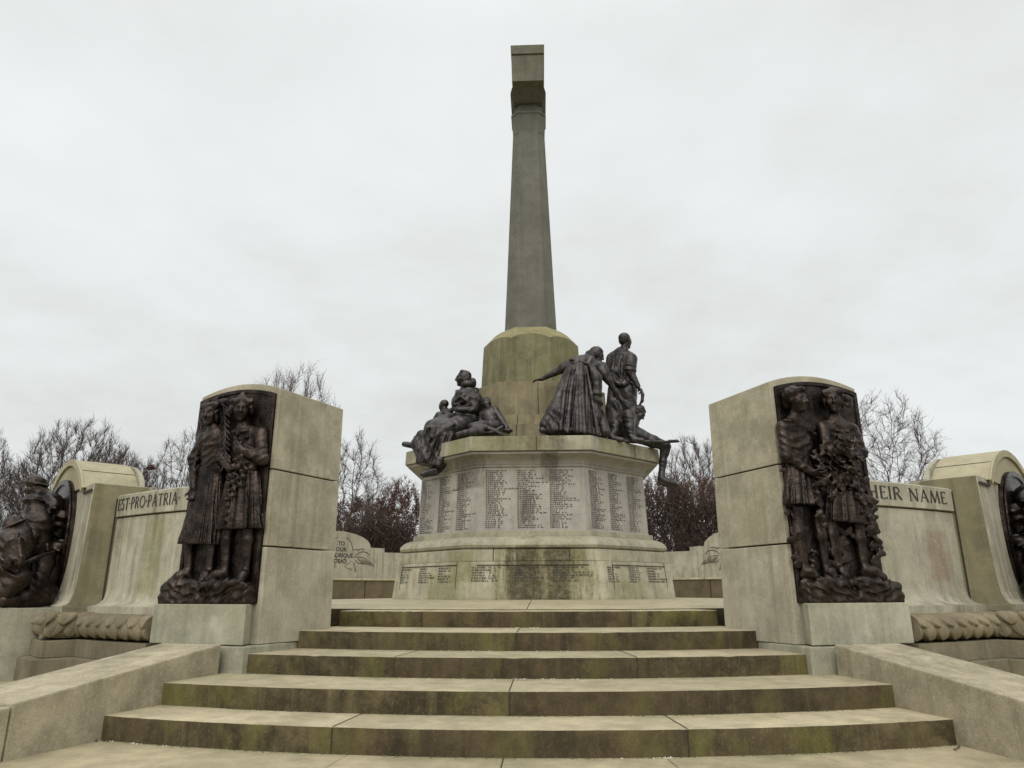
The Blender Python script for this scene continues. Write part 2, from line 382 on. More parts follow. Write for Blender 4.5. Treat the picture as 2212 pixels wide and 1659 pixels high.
# roman capitals drawn as broad and narrow pen strokes with serifs (height 1)
def arc(cx, cy, rx, ry, a0, a1, n=14): return [(cx+rx*cos(rad(a0+(a1-a0)*i/n)), cy+ry*sin(rad(a0+(a1-a0)*i/n))) for i in range(n+1)]
T_, t_ = .115, .055
ROMAN = {
 'E': (.50, [([(.08,0),(.08,1)],T_), ([(.08,.97),(.46,.97)],t_), ([(.08,.52),(.40,.52)],t_), ([(.08,.03),(.50,.03)],t_), ([(.46,.86),(.46,.99)],t_), ([(.49,.01),(.50,.15)],t_)]),
 'S': (.52, [(arc(.25,.74,.19,.23,20,90,8)+arc(.25,.74,.20,.23,90,230,10)+[(.25,.52)]+arc(.26,.27,.22,.24,50,-90,12)+arc(.26,.27,.22,.24,-90,-160,8),.085)]),
 'T': (.62, [([(.31,0),(.31,1)],T_), ([(.02,.97),(.60,.97)],t_), ([(.03,.86),(.02,.98)],t_), ([(.59,.86),(.60,.98)],t_), ([(.2,.02),(.42,.02)],.04)]),
 'P': (.54, [([(.1,0),(.1,1)],T_), ([(.1,.97),(.28,.97)]+arc(.28,.73,.21,.24,90,-90,14)+[(.1,.47)],.075), ([(0,.02),(.22,.02)],.04)]),
 'R': (.64, [([(.1,0),(.1,1)],T_), ([(.1,.97),(.28,.97)]+arc(.28,.74,.21,.23,90,-90,14)+[(.1,.50)],.075), ([(.28,.50),(.62,.0)],T_), ([(0,.02),(.22,.02)],.04)]),
 'O': (.86, [(arc(.43,.5,.38,.47,0,360,32),.09)]),
 'A': (.74, [([(.06,0),(.36,1)],t_), ([(.36,1),(.66,0)],T_), ([(.17,.36),(.55,.36)],t_), ([(0,.02),(.15,.02)],.04), ([(.56,.02),(.76,.02)],.04)]),
 'I': (.22, [([(.1,0),(.1,1)],T_), ([(0,.02),(.2,.02)],.04), ([(0,.98),(.2,.98)],.04)]),
 'H': (.80, [([(.12,0),(.12,1)],T_), ([(.68,0),(.68,1)],T_), ([(.12,.51),(.68,.51)],t_), ([(.02,.02),(.22,.02)],.04), ([(.58,.02),(.78,.02)],.04), ([(.02,.98),(.22,.98)],.04), ([(.58,.98),(.78,.98)],.04)]),
 'N': (.82, [([(.12,0),(.12,1)],t_), ([(.10,1),(.70,0)],T_), ([(.70,0),(.70,1)],t_), ([(.02,.02),(.22,.02)],.04), ([(.60,.98),(.80,.98)],.04), ([(0,.98),(.16,.98)],.04)]),
 'M': (.94, [([(.06,0),(.18,1)],t_), ([(.18,1),(.46,.02)],T_), ([(.46,.02),(.76,1)],t_), ([(.76,1),(.86,0)],T_), ([(0,.02),(.14,.02)],.04), ([(.76,.02),(.96,.02)],.04)]),
 '.': (.16, [([(.03,.5),(.08,.55),(.13,.5),(.08,.45),(.03,.5)],.05)]), ' ': (.34, []),
}
def stroke_quads(pts, wd):
    q = []
    L_, R_ = [], []
    for i, p in enumerate(pts):
        a = pts[max(i-1, 0)]; c = pts[min(i+1, len(pts)-1)]
        dx, dy = c[0]-a[0], c[1]-a[1]; l = math.hypot(dx, dy) or 1
        nx, ny = -dy/l*wd/2, dx/l*wd/2
        L_.append((p[0]+nx, p[1]+ny)); R_.append((p[0]-nx, p[1]-ny))
    for i in range(len(pts)-1): q.append((R_[i], R_[i+1], L_[i+1], L_[i]))
    return q
def roman(text, track=.14):
    out = []; x = 0
    for ch in text:
        wd, ss = ROMAN[ch]
        for pts, w_ in ss: out += [[(px+x, py) for px, py in q] for q in stroke_quads(pts, w_)]
        x += wd+track
    return out, x-track
def letters_to(b, quads, fn, depth=.003, m=0):
    """flat letter quads set as thin raised lead on a surface; fn(u, v, w) gives the 3-d point"""
    for q in quads:
        b.prism([fn(u, v, 0) for u, v in q], [fn(u, v, depth) for u, v in q], m)

# ================================================================== the round parapet: one quadrant = pier, two inscribed walls, seat
R_FACE, R_IN = 7.1, 6.93
def qpol(r, off, z=None): return pol(r, 45+off, z)
# wall panels, angles measured from the pier axis
WALL_PROF = [(6.93, -.02), (7.435, -.02), (7.44, .055), (7.405, .058), (7.37, .066), (7.338, .083), (7.314, .11), (7.301, .145), (7.293, .19), (7.291, .22), (7.2905, .25), (7.286, .90), (7.285, .922), (7.24, .922), (7.24, .938), (7.305, .938), (7.308, .942), (7.31, 1.152), (7.29, 1.165), (6.93, 1.165)]
TOR_PROF = [(6.95, -.245)]+[(7.47+.135*cos(rad(t)), -.13+.11*sin(rad(t))) for t in range(-90, 91, 18)]+[(6.95, -.02)]
P1_PROF = [(6.95, -.40), (7.575, -.40), (7.575, -.245), (6.95, -.245)]
P2_PROF = [(6.95, -.66), (7.67, -.66), (7.67, -.40), (6.95, -.40)]
def ring_loft(b, prof, a0, a1, n=10, m=0):
    """sweep a (radius, z) profile round the terrace centre between two angles off the pier axis"""
    rings = [[qpol(r, a0+(a1-a0)*i/n, z) for r, z in prof] for i in range(n+1)]
    b.loft(rings, m)
def flat_loft(b, prof, t0, t1, m=0, flare=0.):
    """sweep a (distance, z) profile straight along the flat front of the pier"""
    ax, ay = sin(rad(45)), -cos(rad(45)); tx, ty = -ay, ax
    P = lambda d, t, z: (ax*d+tx*t, CY+ay*d+ty*t, z)
    b.loft([[P(d, t0-(flare*(d-7.47) if d > 7.47 else 0), z) for d, z in prof], [P(d, t1+(flare*(d-7.47) if d > 7.47 else 0), z) for d, z in prof]], m)
AX = Vector((sin(rad(45)), -cos(rad(45)), 0)); TX = Vector((cos(rad(45)), sin(rad(45)), 0)); UP = Vector((0,0,1))
QP = lambda d, t, z: Vector((0, CY, 0))+AX*d+TX*t+UP*z
PH = 1.17                                       # half width of the pier front
def leaf_height(x, a, W):
    """carved leaves hanging over the moulding in two overlapping rows; x metres along, a degrees round it; 0..1 relief"""
    best = 0.
    for row, (root, La, lev) in enumerate(((128, 122, .58), (62, 118, .26), (-8, 96, .02))):
        f = (root-a)/La
        if not 0 < f < 1: continue
        sl = .55*W*f
        i0 = math.floor((x-sl)/W-row*.5)
        for i in (i0-1, i0, i0+1):
            wob = .10*sin(i*12.9+row*4.1)
            y = ((x-sl)/W-row*.5-i-.5-wob)/.52; w_ = 1. if f < .5 else max(0., 1-((f-.5)/.5)**2.4)**.6
            if abs(y) < w_:
                e = abs(y)/w_
                h = lev+.40*f-.30*max(0, e-.7)/.3-.06*e*e-(.12*(1-abs(y)/.10) if abs(y) < .10 and f < .9 else 0)
                best = max(best, h)
    return best
def leaf_torus(fn, u0, u1, n, scale, L, W, amp=.05, m=49):
    """a half-round moulding carved all over with overlapping laurel leaves; fn(u, angle, lift) -> point"""
    b = MB(); rings = []
    for i in range(n+1):
        u = u0+(u1-u0)*i/n
        r = [fn(u, -90, 0, True)]+[fn(u, -88+176*j/(m-1), amp*(leaf_height(u*scale+5, -88+176*j/(m-1), L)-.45), False) for j in range(m)]+[fn(u, 90, 0, True)]
        rings.append(r)
    b.loft(rings); return b
def make_quadrant(label_pier):
    pier = empty('parapet_pier', label_pier, 'pier', QP(7.2, 0, -.66))
    # body with flared foot: profile swept across the flat front
    prof = [(6.93, .0), (7.57, .0), (7.575, .06), (7.54, .072), (7.512, .10), (7.49, .17), (7.477, .30), (7.47, .5), (7.455, 1.275), (6.93, 1.275)]
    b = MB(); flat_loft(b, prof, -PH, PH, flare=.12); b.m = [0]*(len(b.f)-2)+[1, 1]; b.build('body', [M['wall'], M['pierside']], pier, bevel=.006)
    # segmental barrel roof above the slab, with a raised rim on the front
    hw, rise = .86, .40; Rr = (hw*hw+rise*rise)/(2*rise); zc = 1.655-Rr
    def arc_pts(r, z0, d, n=24):
        pts = []
        for i in range(n+1):
            t = -1+2*i/n; x = t*hw*(r/Rr); pts.append(QP(d, x, zc+math.sqrt(max(0, r*r-x*x))))
        return pts
    b = MB(); n = 24
    f, k = arc_pts(Rr, 0, 7.475), arc_pts(Rr, 0, 6.935)
    lo = [QP(7.475, -hw, 1.262), QP(7.475, hw, 1.262)]; lb = [QP(6.935, -hw, 1.262), QP(6.935, hw, 1.262)]
    ring_f = [lo[0]]+f+[lo[1]]; ring_b = [lb[0]]+k+[lb[1]]
    b.loft([ring_b, ring_f]); b.build('barrel_roof', M['coping'], pier, bevel=.007)
    b = MB(); fi, fo = arc_pts(Rr-.07, 0, 7.478), arc_pts(Rr, 0, 7.478)
    fi2, fo2 = arc_pts(Rr-.07, 0, 7.50), arc_pts(Rr+.002, 0, 7.50)
    for i in range(n):
        b.prism([fi[i], fi[i+1], fo[i+1], fo[i]], [fi2[i], fi2[i+1], fo2[i+1], fo2[i]])
    b.build('arch_rim', M['coping'], pier)
    b = MB()
    for s in (-1, 1):                                   # joints in the barrel and the quirk at its springing
        x = s*hw*.72; z = zc+math.sqrt(Rr*Rr-x*x)
        nrm = Vector((0, 0, 0))+TX*(x/Rr)+UP*((z-zc)/Rr)
        b.box(QP(7.205, x, z)+nrm*.001, (.262, .004, .003), (AX, TX, nrm.normalized()))
        b.box(QP(7.472, s*(PH-.17), 1.20), (.006, .17, .012), (AX, TX, UP))
    b.build('joint', M['joint'], pier)
    R0 = 7.60
    def tor_fn(u, a, l, back):
        t_ = max(-PH-.16, min(PH+.16, u)); r_ = 1.
        return QP(6.95, t_, -.122+.112*sin(rad(a))) if back else QP(R0+(.14+l)*cos(rad(a)), t_, -.122+(.112+l)*sin(rad(a)))
    leaf_torus(tor_fn, -PH-.16, PH+.16, 330, 1., .17, 0).build('leaf_moulding', M['leafstone'], pier, smooth=True, ang=60)
    for s in (-1, 1):
        def side_fn(u, a, l, back, s=s):
            return QP(u, s*(PH+.02), -.122+.112*sin(rad(a))) if back else QP(u, s*(PH+.15+(.06+l)*cos(rad(a))), -.122+(.112+l)*sin(rad(a)))
        leaf_torus(side_fn, 7.0, 7.72, 80, 1., .17, 0).build('leaf_moulding', M['leafstone'], pier, smooth=True, ang=60)
    b = MB(); flat_loft(b, [(6.9, -.40), (7.72, -.40), (7.72, -.247), (6.9, -.247)], -PH-.22, PH+.22); flat_loft(b, [(6.9, -.66), (7.81, -.66), (7.81, -.402), (6.9, -.402)], -PH-.32, PH+.32)
    b.build('stepped_base', M['low'], pier, bevel=.008)
    b = MB()
    for sd in (-1, 1): b.box(QP(7.218, sd*(PH+.004), .60), (.007, .006, .53), (AX, TX, UP))
    b.build('joint', M['joint'], pier)
    # inner (terrace) side: flat arched back with its seat block
    hwb = .86; b = MB()
    b.loft([[QP(6.93, -1.28, .5), QP(6.93, 1.28, .5), QP(6.93, 1.28, 1.27), QP(6.93, hwb, 1.27)]+[QP(6.93, hwb*cos(rad(a)), 1.265+.37*sin(rad(a))) for a in range(10, 171, 10)]+[QP(6.93, -hwb, 1.27), QP(6.93, -1.28, 1.27)],
            [QP(6.88, -1.28, .5), QP(6.88, 1.28, .5), QP(6.88, 1.28, 1.27), QP(6.88, hwb, 1.27)]+[QP(6.88, hwb*cos(rad(a)), 1.265+.37*sin(rad(a))) for a in range(10, 171, 10)]+[QP(6.88, -hwb, 1.27), QP(6.88, -1.28, 1.27)]])
    b.build('tablet', M['wall'], pier, bevel=.006)
    # words and palm sprays on the tablet (seen from inside: left-right runs along -TX)
    b = MB(); z = 1.30
    for word, sz in (('TO', .105), ('OUR', .105), ('GLORIOUS', .105), ('DEAD', .105)):
        v, f = text_mesh(word, sz*1.36, .95, 1.02, align='CENTER', bold=.004)
        n = len(b.v); b.v += [tuple(QP(6.877, -x, z+y)) for x, y in v]; b.f += [tuple(i+n for i in q) for q in f]; b.m += [0]*len(f)
        z -= .145
    b.build('inscription', M['ink'], pier)
    b = MB()
    def leafline(pts, wdt): b.tube([QP(6.877, -x, zz_) for x, zz_ in pts], [wdt*(.4+.6*sin(pi*min(1, (i+.4)/len(pts)))) for i in range(len(pts))], 5)
    for s in (-1, 1):
        leafline([(s*.10, 1.50), (s*.20, 1.46), (s*.28, 1.36), (s*.32, 1.24), (s*.33, 1.18)], .008)
        leafline([(s*.33, 1.20), (s*.40, 1.22), (s*.48, 1.20), (s*.58, 1.235), (s*.68, 1.225)], .009)
        leafline([(s*.38, 1.03), (s*.5, 1.13), (s*.62, 1.17), (s*.74, 1.15), (s*.83, 1.08)], .009)
        leafline([(s*.38, 1.02), (s*.52, 1.03), (s*.66, 1.02), (s*.76, .96)], .006)
        for q in range(5):
            x0, z0 = .47+q*.085, 1.02-q*.015
            leafline([(s*x0, z0), (s*(x0+.08), z0-.07), (s*(x0+.17), z0-.15), (s*(x0+.12), z0-.13), (s*(x0+.03), z0-.04)], .006)
        leafline([(s*.4, .96), (s*.5, .88), (s*.62, .86), (s*.70, .87)], .007)
        leafline([(s*.04, .93), (s*.12, .98), (s*.17, 1.06)], .007)
        leafline([(s*.12, .82), (s*.22, .86), (s*.30, .93)], .006)
        leafline([(s*.36, .92), (s*.42, .82), (s*.46, .66), (s*.41, .74), (s*.36, .88)], .006)
        leafline([(s*.10, .80), (s*.22, .74), (s*.33, .73)], .006)
    b.build('carved_palm', M['joint'], pier)
    parts = [pier]
    # seats round the inside
    seat = empty('curved_stone_bench', 'dark stone bench', 'bench', QP(6.7, 0, 0))
    b = MB()
    for a0, a1 in ((-25, -14.4), (-14.2, -5), (-4.8, 4.8), (5, 14.2), (14.4, 25)):
        ring_loft(b, [(6.60, 0), (6.93, 0), (6.93, .45), (6.60, .45)], a0, a1, 5)
    b.build('bench_front', M['seat'], seat, bevel=.006)
    b = MB()
    for a0, a1 in ((-25, -14.4), (-14.2, -4), (-3.8, 6), (6.2, 16), (16.2, 25)):
        ring_loft(b, [(6.57, .452), (6.93, .452), (6.93, .50), (6.58, .50)], a0, a1, 5)
    b.build('bench_top', M['tread'], seat, bevel=.008)
    b = MB()
    for s in (-1, 1):
        wl = []
        A0, A1 = (8.83, 23.5); A2 = 19.2
        a0, a1 = (A0, A1) if s > 0 else (-A1, -A0)
        wn = empty('inscribed_wall', 'x', 'wall', qpol(7.0, (a0+a1)/2, -.66))
        b = MB(); ring_loft(b, WALL_PROF, a0, a1, 14); b.build('wall_face', M['wall'], wn, smooth=True, ang=22)
        a0, a1 = (A0, A2) if s > 0 else (-A2, -A0)
        def wall_fn(u, a, l, back):
            return qpol(6.97, u, -.13+.11*sin(rad(a))) if back else qpol(7.47+(.135+l)*cos(rad(a)), u, -.13+(.11+l)*sin(rad(a)))
        leaf_torus(wall_fn, a0, a1, 190, .1313, .17, 0).build('leaf_moulding', M['leafstone'], wn, smooth=True, ang=60)
        b = MB(); ring_loft(b, P1_PROF, a0, a1, 12); ring_loft(b, P2_PROF, a0, a1, 12); b.build('stepped_base', M['low'], wn, bevel=.006)
        parts.append(wn)
    parts.append(seat)
    return parts

def kids(o): return [c for c in COL.objects if c.parent == o]
def copy_tree(o, parent=None):
    c = o.copy(); COL.objects.link(c)
    if parent is not None: c.parent = parent; c.matrix_parent_inverse = o.matrix_parent_inverse.copy()
    for ch in kids(o): copy_tree(ch, c)
    return c
def spin(o, deg):
    """turn a thing about the terrace centre"""
    R = Matrix.Translation((0, CY, 0)) @ Matrix.Rotation(rad(deg), 4, 'Z') @ Matrix.Translation((0, -CY, 0))
    o.matrix_basis = R @ o.matrix_basis

quad = {}
quad['fr'] = make_quadrant('pale stone pier with barrel top at the right end of the wall reading THEIR NAME')
for key, deg in (('fl', -90), ('br', 90), ('bl', 180)):
    quad[key] = []
    for o in quad['fr']:
        c = copy_tree(o); spin(c, deg); quad[key].append(c)
LAB = {'fl': ('pale stone pier with barrel top at the left end of wall lettered PRO PATRIA', 'stone wall beyond the left pier, away from the steps', 'stone wall carved EST PRO PATRIA between left pier and left relief pillar', 'bench inside the near left wall, hidden by the left relief pillar'),
       'fr': ('pale stone pier with barrel top at the right end of the wall reading THEIR NAME', 'stone wall carved THEIR NAME between right relief pillar and right pier', 'stone wall beyond the right pier, away from the steps', 'bench inside the near right wall, hidden by the right relief pillar'),
       'bl': ('arched back pier carved TO OUR GLORIOUS DEAD, seen behind the left relief pillar', 'low pale wall at the back, right of the carved tablet on the left side', 'low pale wall at the back, far left of the carved tablet', 'dark stone bench along the back wall left of the memorial plinth'),
       'br': ('arched tablet pier carved with a palm spray, seen beside the right relief pillar', 'low pale wall at the back, far right of the palm carved tablet', 'low pale wall at the back, between memorial plinth and right palm tablet', 'dark stone bench along the back wall right of the memorial plinth')}
CATS = ('pier', 'wall', 'wall', 'bench'); GR = ('piers of the round parapet', 'curved parapet walls', 'curved parapet walls', 'benches round the terrace')
for key, objs in quad.items():
    # order in objs: pier, wall (negative side), wall (positive side), bench
    labs = LAB[key]
    order = (objs[0], objs[1], objs[2], objs[3])
    for o, l, c_, g_ in zip(order, labs, CATS, GR): tag(o, l, c_, g_)

# inscriptions on the two walls next to the steps
def wall_words(wall, text, a_left, a_right, track=.14):
    q, wd = roman(text, track); b = MB()
    def fn(u, v, w_): return pol(7.3125+w_, a_left+(a_right-a_left)*u/wd, 1.002+v*.118)
    letters_to(b, q, fn); return b.build('inscription', M['ink'], wall)
wall_words(quad['fl'][2], 'EST.PRO.PATRIA.', -35.45, -26.9)
wall_words(quad['fr'][1], 'THEIR NAME', 24.4, 34.7)
# ================================================================== relief pillars flanking the steps
def V2(a): return Vector((a[0], a[1], 0))
A18 = rad(18.5)
def make_pillar(s, name_lab, lab_flank, lab_flank2):
    n = Vector((s*sin(A18), -cos(A18), 0)); t = Vector((s*cos(A18), sin(A18), 0))
    A = Vector((s*2.235, 6.30, 0)); D_ = Vector((s*1.865, 7.14, 0)); Bq = A+t*.945; E_ = Bq-n*.90
    p = empty('relief_pillar', name_lab, 'pillar', (A+Bq)/2+Vector((0,0,-.6)), 'relief pillars beside the steps')
    ring = [A, Bq, E_, D_] if s > 0 else [Bq, A, D_, E_]
    cen = sum(ring, Vector())/4
    def at_z(z): k = 1-.018*(z+.24)/2.2; return [cen+(q-cen)*k+UP*z for q in ring]
    for z0, z1, nm in ((-.24, .564, 'lower_block'), (.577, 1.244, 'middle_block')):
        b = MB(); b.prism(at_z(z0), at_z(z1)); b.build(nm, M['pillarlow' if z0 < 0 else 'pillar'], p, bevel=.007)
    # top block with a gently arched head
    r0, r1 = at_z(1.257), at_z(2.005); front = (0, 1) ; nseg = 14
    b = MB(); lo, hi = [], []
    fr0, fr1, bk1, bk0 = (r1[0], r1[1], r1[2], r1[3])
    arcf = [fr0.lerp(fr1, i/nseg)+UP*(.085*(1-(2*i/nseg-1)**2)) for i in range(nseg+1)]
    arcb = [bk0.lerp(bk1, i/nseg)+UP*(.085*(1-(2*i/nseg-1)**2)) for i in range(nseg+1)]
    F_ = [r0[0]]+arcf+[r0[1]]; B_ = [r0[3]]+arcb+[r0[2]]
    b.loft([B_, F_]); b.build('arched_block', M['pillar'], p, bevel=.006)
    # projecting pedestal block that carries the bronze, and its lower base
    C1 = Vector((s*2.30, 6.135, 0)); C2 = C1+t*1.005; C3 = C2-n*1.0; C4 = C1-n*.3+t*.12
    k = [C1, C2, C3, C4] if s > 0 else [C2, C1, C4, C3]
    b = MB(); b.plan(k, -.236, .087); b.build('pedestal', M['block'], p, bevel=.007)
    C1 = Vector((s*2.272, 6.10, 0)); C2 = C1+t*.9; C3 = C2-n*.7; C4 = Vector((s*2.02, 6.85, 0))
    k = [C1, C2, C3, C4] if s > 0 else [C2, C1, C4, C3]
    b = MB(); b.plan(k, -.9, -.244); b.build('foundation_block', M['block'], p, bevel=.01)
    # sloping parapet beside the lower steps, in two stones
    fl = []
    f0 = Vector((s*2.455, 6.09, 0)); d = Vector((s*.285, -.9585, 0)); q = Vector((s*.9585, .285, 0))
    top = lambda k: -.222-.127*k
    for k0, k1, dz, lab in ((0, 1.728, 0, lab_flank), (1.738, 3.4, -.012, lab_flank2)):
        a, c = f0+d*k0, f0+d*k1
        P4 = [(a, top(k0)+dz), (a+q*.60, top(k0)+dz), (c+q*.60, top(k1)+dz), (c, top(k1)+dz)]
        if s > 0: P4 = P4[::-1]
        b = MB(); b.prism([v+UP*-.95 for v, z in P4], [v+UP*z for v, z in P4])
        o = b.build('step_parapet', M['flank'], None, bevel=.012)
        tag(o, lab, 'parapet', 'sloping parapets beside the steps')
        fl.append(o)
    return p, n, t, A, Bq
PIL = {}
PIL[-1] = make_pillar(-1, 'arched stone pillar left of the steps, backing the bronze of two girls with a palm branch',
  'sloping stone parapet beside the left of the steps, in front of left pillar', 'short parapet stone in bottom left corner, below a dark joint')
PIL[1] = make_pillar(1, 'arched stone pillar right of the steps, backing the bronze of children heaped with flowers',
  'sloping stone parapet beside the right of the steps, in front of right pillar', 'lower parapet stone beyond the joint on the far right')

# ================================================================== the memorial in the middle
def octa(a, f, z, cx=0., dy=0.):
    h = a*f
    return [(cx+x, CY+dy+y, z) for x, y in ((-h,-a), (h,-a), (a,-h), (a,h), (h,a), (-h,a), (-a,h), (-a,-h))]
mem = empty('memorial_cross', 'tall octagonal granite war memorial with stone cross on top and names carved round its plinth', 'memorial', (0, CY, .07))
F = .445
def course(name, prof, mat, bevel=.006, smooth=False, f=F, par=None):
    b = MB(); b.loft([octa(a, f, z) for a, z in prof]); return b.build(name, mat, par or mem, bevel=bevel, smooth=smooth)
course('base_course', [(2.315, -.05), (2.315, .09), (2.255, .617)], M['plinth'], f=.475)
course('second_course', [(2.235, .622), (2.225, .795)], M['plinth'], f=.46)
tp = [(2.19, .80), (2.225, .825), (2.238, .86), (2.225, .90), (2.18, .945), (2.12, .98), (2.05, 1.0)]
course('torus', tp, M['plinth'], bevel=0, smooth=True, f=.45)
course('fillet', [(2.035, 1.0), (2.03, 1.085)], M['plinth'])
course('name_panel', [(1.968, 1.083), (1.928, 2.10)], M['dieface'], f=.435)
cp = [(1.955, 2.098), (1.965, 2.125), (1.95, 2.13), (1.965, 2.15)]+[(1.965+.19*(1-cos(rad(k))), 2.15+.115*sin(rad(k))) for k in range(15, 91, 15)]+[(2.17, 2.27), (2.17, 2.305)]
course('cornice', cp, M['dieface'], bevel=0, smooth=True, f=.43)
course('abacus', [(2.215, 2.312), (2.205, 2.545)], M['plinth'], bevel=.008, f=.43)
course('lower_tier', [(1.52, 2.54), (1.51, 2.90)], M['drum'], f=.40)
course('upper_tier', [(1.425, 2.895), (1.415, 3.085)], M['drum'], f=.40)
course('drum', [(1.375, 3.08), (1.355, 3.69)], M['drum'], bevel=.008, f=.40)
# pedestal under the shaft with scalloped facet heads and a sloping cap
b = MB()
h = .40; a0, a1 = .945, .90
ring = []; base = octa(a0, h, 3.685)
top = octa(a1, h, 4.66); seg = 8; lo, hi, hi2 = [], [], []
shaft_r = octa(.505, .575, 5.02)
for i in range(8):
    p, q = Vector(top[i]), Vector(top[(i+1) % 8]); pl, ql = Vector(base[i]), Vector(base[(i+1) % 8])
    s0, s1 = Vector(shaft_r[i]), Vector(shaft_r[(i+1) % 8])
    for k in range(seg):
        t = k/seg; u = 4*t*(1-t)
        lo.append(pl.lerp(ql, t)); hi.append(p.lerp(q, t)+UP*(.085*u)); hi2.append(s0.lerp(s1, t))
b.loft([lo, hi], cap1=False); b.build('pedestal', M['pedstone'], mem)
b = MB(); mid = [h_.lerp(s_, .5)+UP*.045 for h_, s_ in zip(hi, hi2)]
b.loft([[v+Vector((0,0,.002)) for v in hi], mid, hi2], cap0=False); b.build('sloping_cap', stone('cap_stone', (.30,.27,.14), (.24,.21,.105), mossy=.5, streak=.2, dseed=17), mem, smooth=True, ang=40)
b = MB(); prof = [(.502, 4.97), (.462, 5.95), (.40, 7.62), (.328, 9.58)]
b.loft([octa(a, .575, z) for a, z in prof]); b.build('shaft', M['shaft'], mem, bevel=.006)
b = MB(); b.loft([octa(a, .62, z) for a, z in [(.329, 9.44), (.337, 9.54), (.346, 9.80), (.350, 9.88), (.368, 9.90), (.368, 9.94), (.34, 9.97), (.298, 9.985), (.296, 10.30)]]); b.build('collar', M['shaft'], mem)
# cross head: arms run towards and away from the steps
hd = MB()
def headring(y0, y1, hx, z): return [(-hx, CY+y0, z), (hx, CY+y0, z), (hx, CY+y1, z), (-hx, CY+y1, z)]
b = MB(); b.loft([headring(-.85, .85, .325, 10.30), headring(-.85, .85, .34, 10.95)]); b.build('cross_arms', M['crosshead'], mem, bevel=.008)
b = MB(); b.loft([headring(-.88, .88, .345, 10.952), headring(-.88, .88, .352, 11.17), headring(-.34, .34, .30, 11.21), headring(-.30, .30, .28, 11.58)]); b.build('cross_top', M['crosshead'], mem, bevel=.006)
b = MB()
b.loft([[(x*k, CY+y, z) for x, y in ((-1,-q), (1,-q), (1,q), (-1,q))] for k, q, z in ((.30, .36, 10.15), (.372, .48, 10.225), (.372, .54, 10.25), (.335, .66, 10.298))]); b.build('corbel', M['shaft'], mem, bevel=.006)
# joints between the blocks of the courses
b = MB()
def vj(x, a_lo, a_hi, z0, z1, f, side=0, wdt=.006):
    """a vertical joint on facet `side` (0 front, -1 front left, 1 front right) x metres along it"""
    for k in range(1):
        lo_, hi_ = octa(a_lo, f, z0), octa(a_hi, f, z1)
        i0, i1 = {0: (0, 1), -1: (7, 0), 1: (1, 2)}[side]
        p0 = Vector(lo_[i0]).lerp(Vector(lo_[i1]), x); p1 = Vector(hi_[i0]).lerp(Vector(hi_[i1]), x)
        dirv = (Vector(lo_[i1])-Vector(lo_[i0])).normalized(); nn = Vector((dirv.y, -dirv.x, 0))
        b.prism([p0-dirv*wdt+nn*-.01, p0+dirv*wdt+nn*-.01, p0+dirv*wdt+nn*.003, p0-dirv*wdt+nn*.003],
                [p1-dirv*wdt+nn*-.01, p1+dirv*wdt+nn*-.01, p1+dirv*wdt+nn*.003, p1-dirv*wdt+nn*.003])
def hj(side, a, f, z, x0=0., x1=1., wdt=.005, lift=.004):
    r = octa(a, f, z); i0, i1 = {0: (0, 1), -1: (7, 0), 1: (1, 2)}[side]
    p0, p1 = Vector(r[i0]).lerp(Vector(r[i1]), x0), Vector(r[i0]).lerp(Vector(r[i1]), x1)
    dirv = (p1-p0).normalized(); nn = Vector((dirv.y, -dirv.x, 0))
    b.prism([p0+nn*-.01-UP*wdt, p1+nn*-.01-UP*wdt, p1+nn*lift-UP*wdt, p0+nn*lift-UP*wdt], [p0+nn*-.01+UP*wdt, p1+nn*-.01+UP*wdt, p1+nn*lift+UP*wdt, p0+nn*lift+UP*wdt])
for x in (.22, .78): vj(x, 2.236, 2.226, .622, .80, .46)
for x in (.22, .78): vj(x, 2.245, 2.13, .80, .975, .45, wdt=.005)
vj(.55, 2.215, 2.205, 2.315, 2.54, .43, 0); vj(.62, 2.215, 2.205, 2.315, 2.54, .43, 1); vj(.35, 2.215, 2.205, 2.315, 2.54, .43, -1)
vj(.1, 2.31, 2.256, .10, .615, .475, -1); vj(.96, 2.31, 2.256, .10, .615, .475, -1); vj(.12, 2.31, 2.256, .10, .615, .475, 1); vj(.90, 2.31, 2.256, .10, .615, .475, 1)
hj(-1, 2.268, .475, .565, .1, .96); hj(0, 2.268, .475, .563, .12, .90); hj(1, 2.268, .475, .563, .12, .90)
vj(.62, 1.375, 1.355, 3.09, 3.68, .40, 0); vj(.30, 1.425, 1.415, 2.90, 3.08, .40, 0); vj(.30, 1.52, 1.51, 2.56, 2.89, .40, 0); vj(.5, 1.375, 1.355, 3.09, 3.68, .40, -1)
b.build('joint', M['joint'], mem)

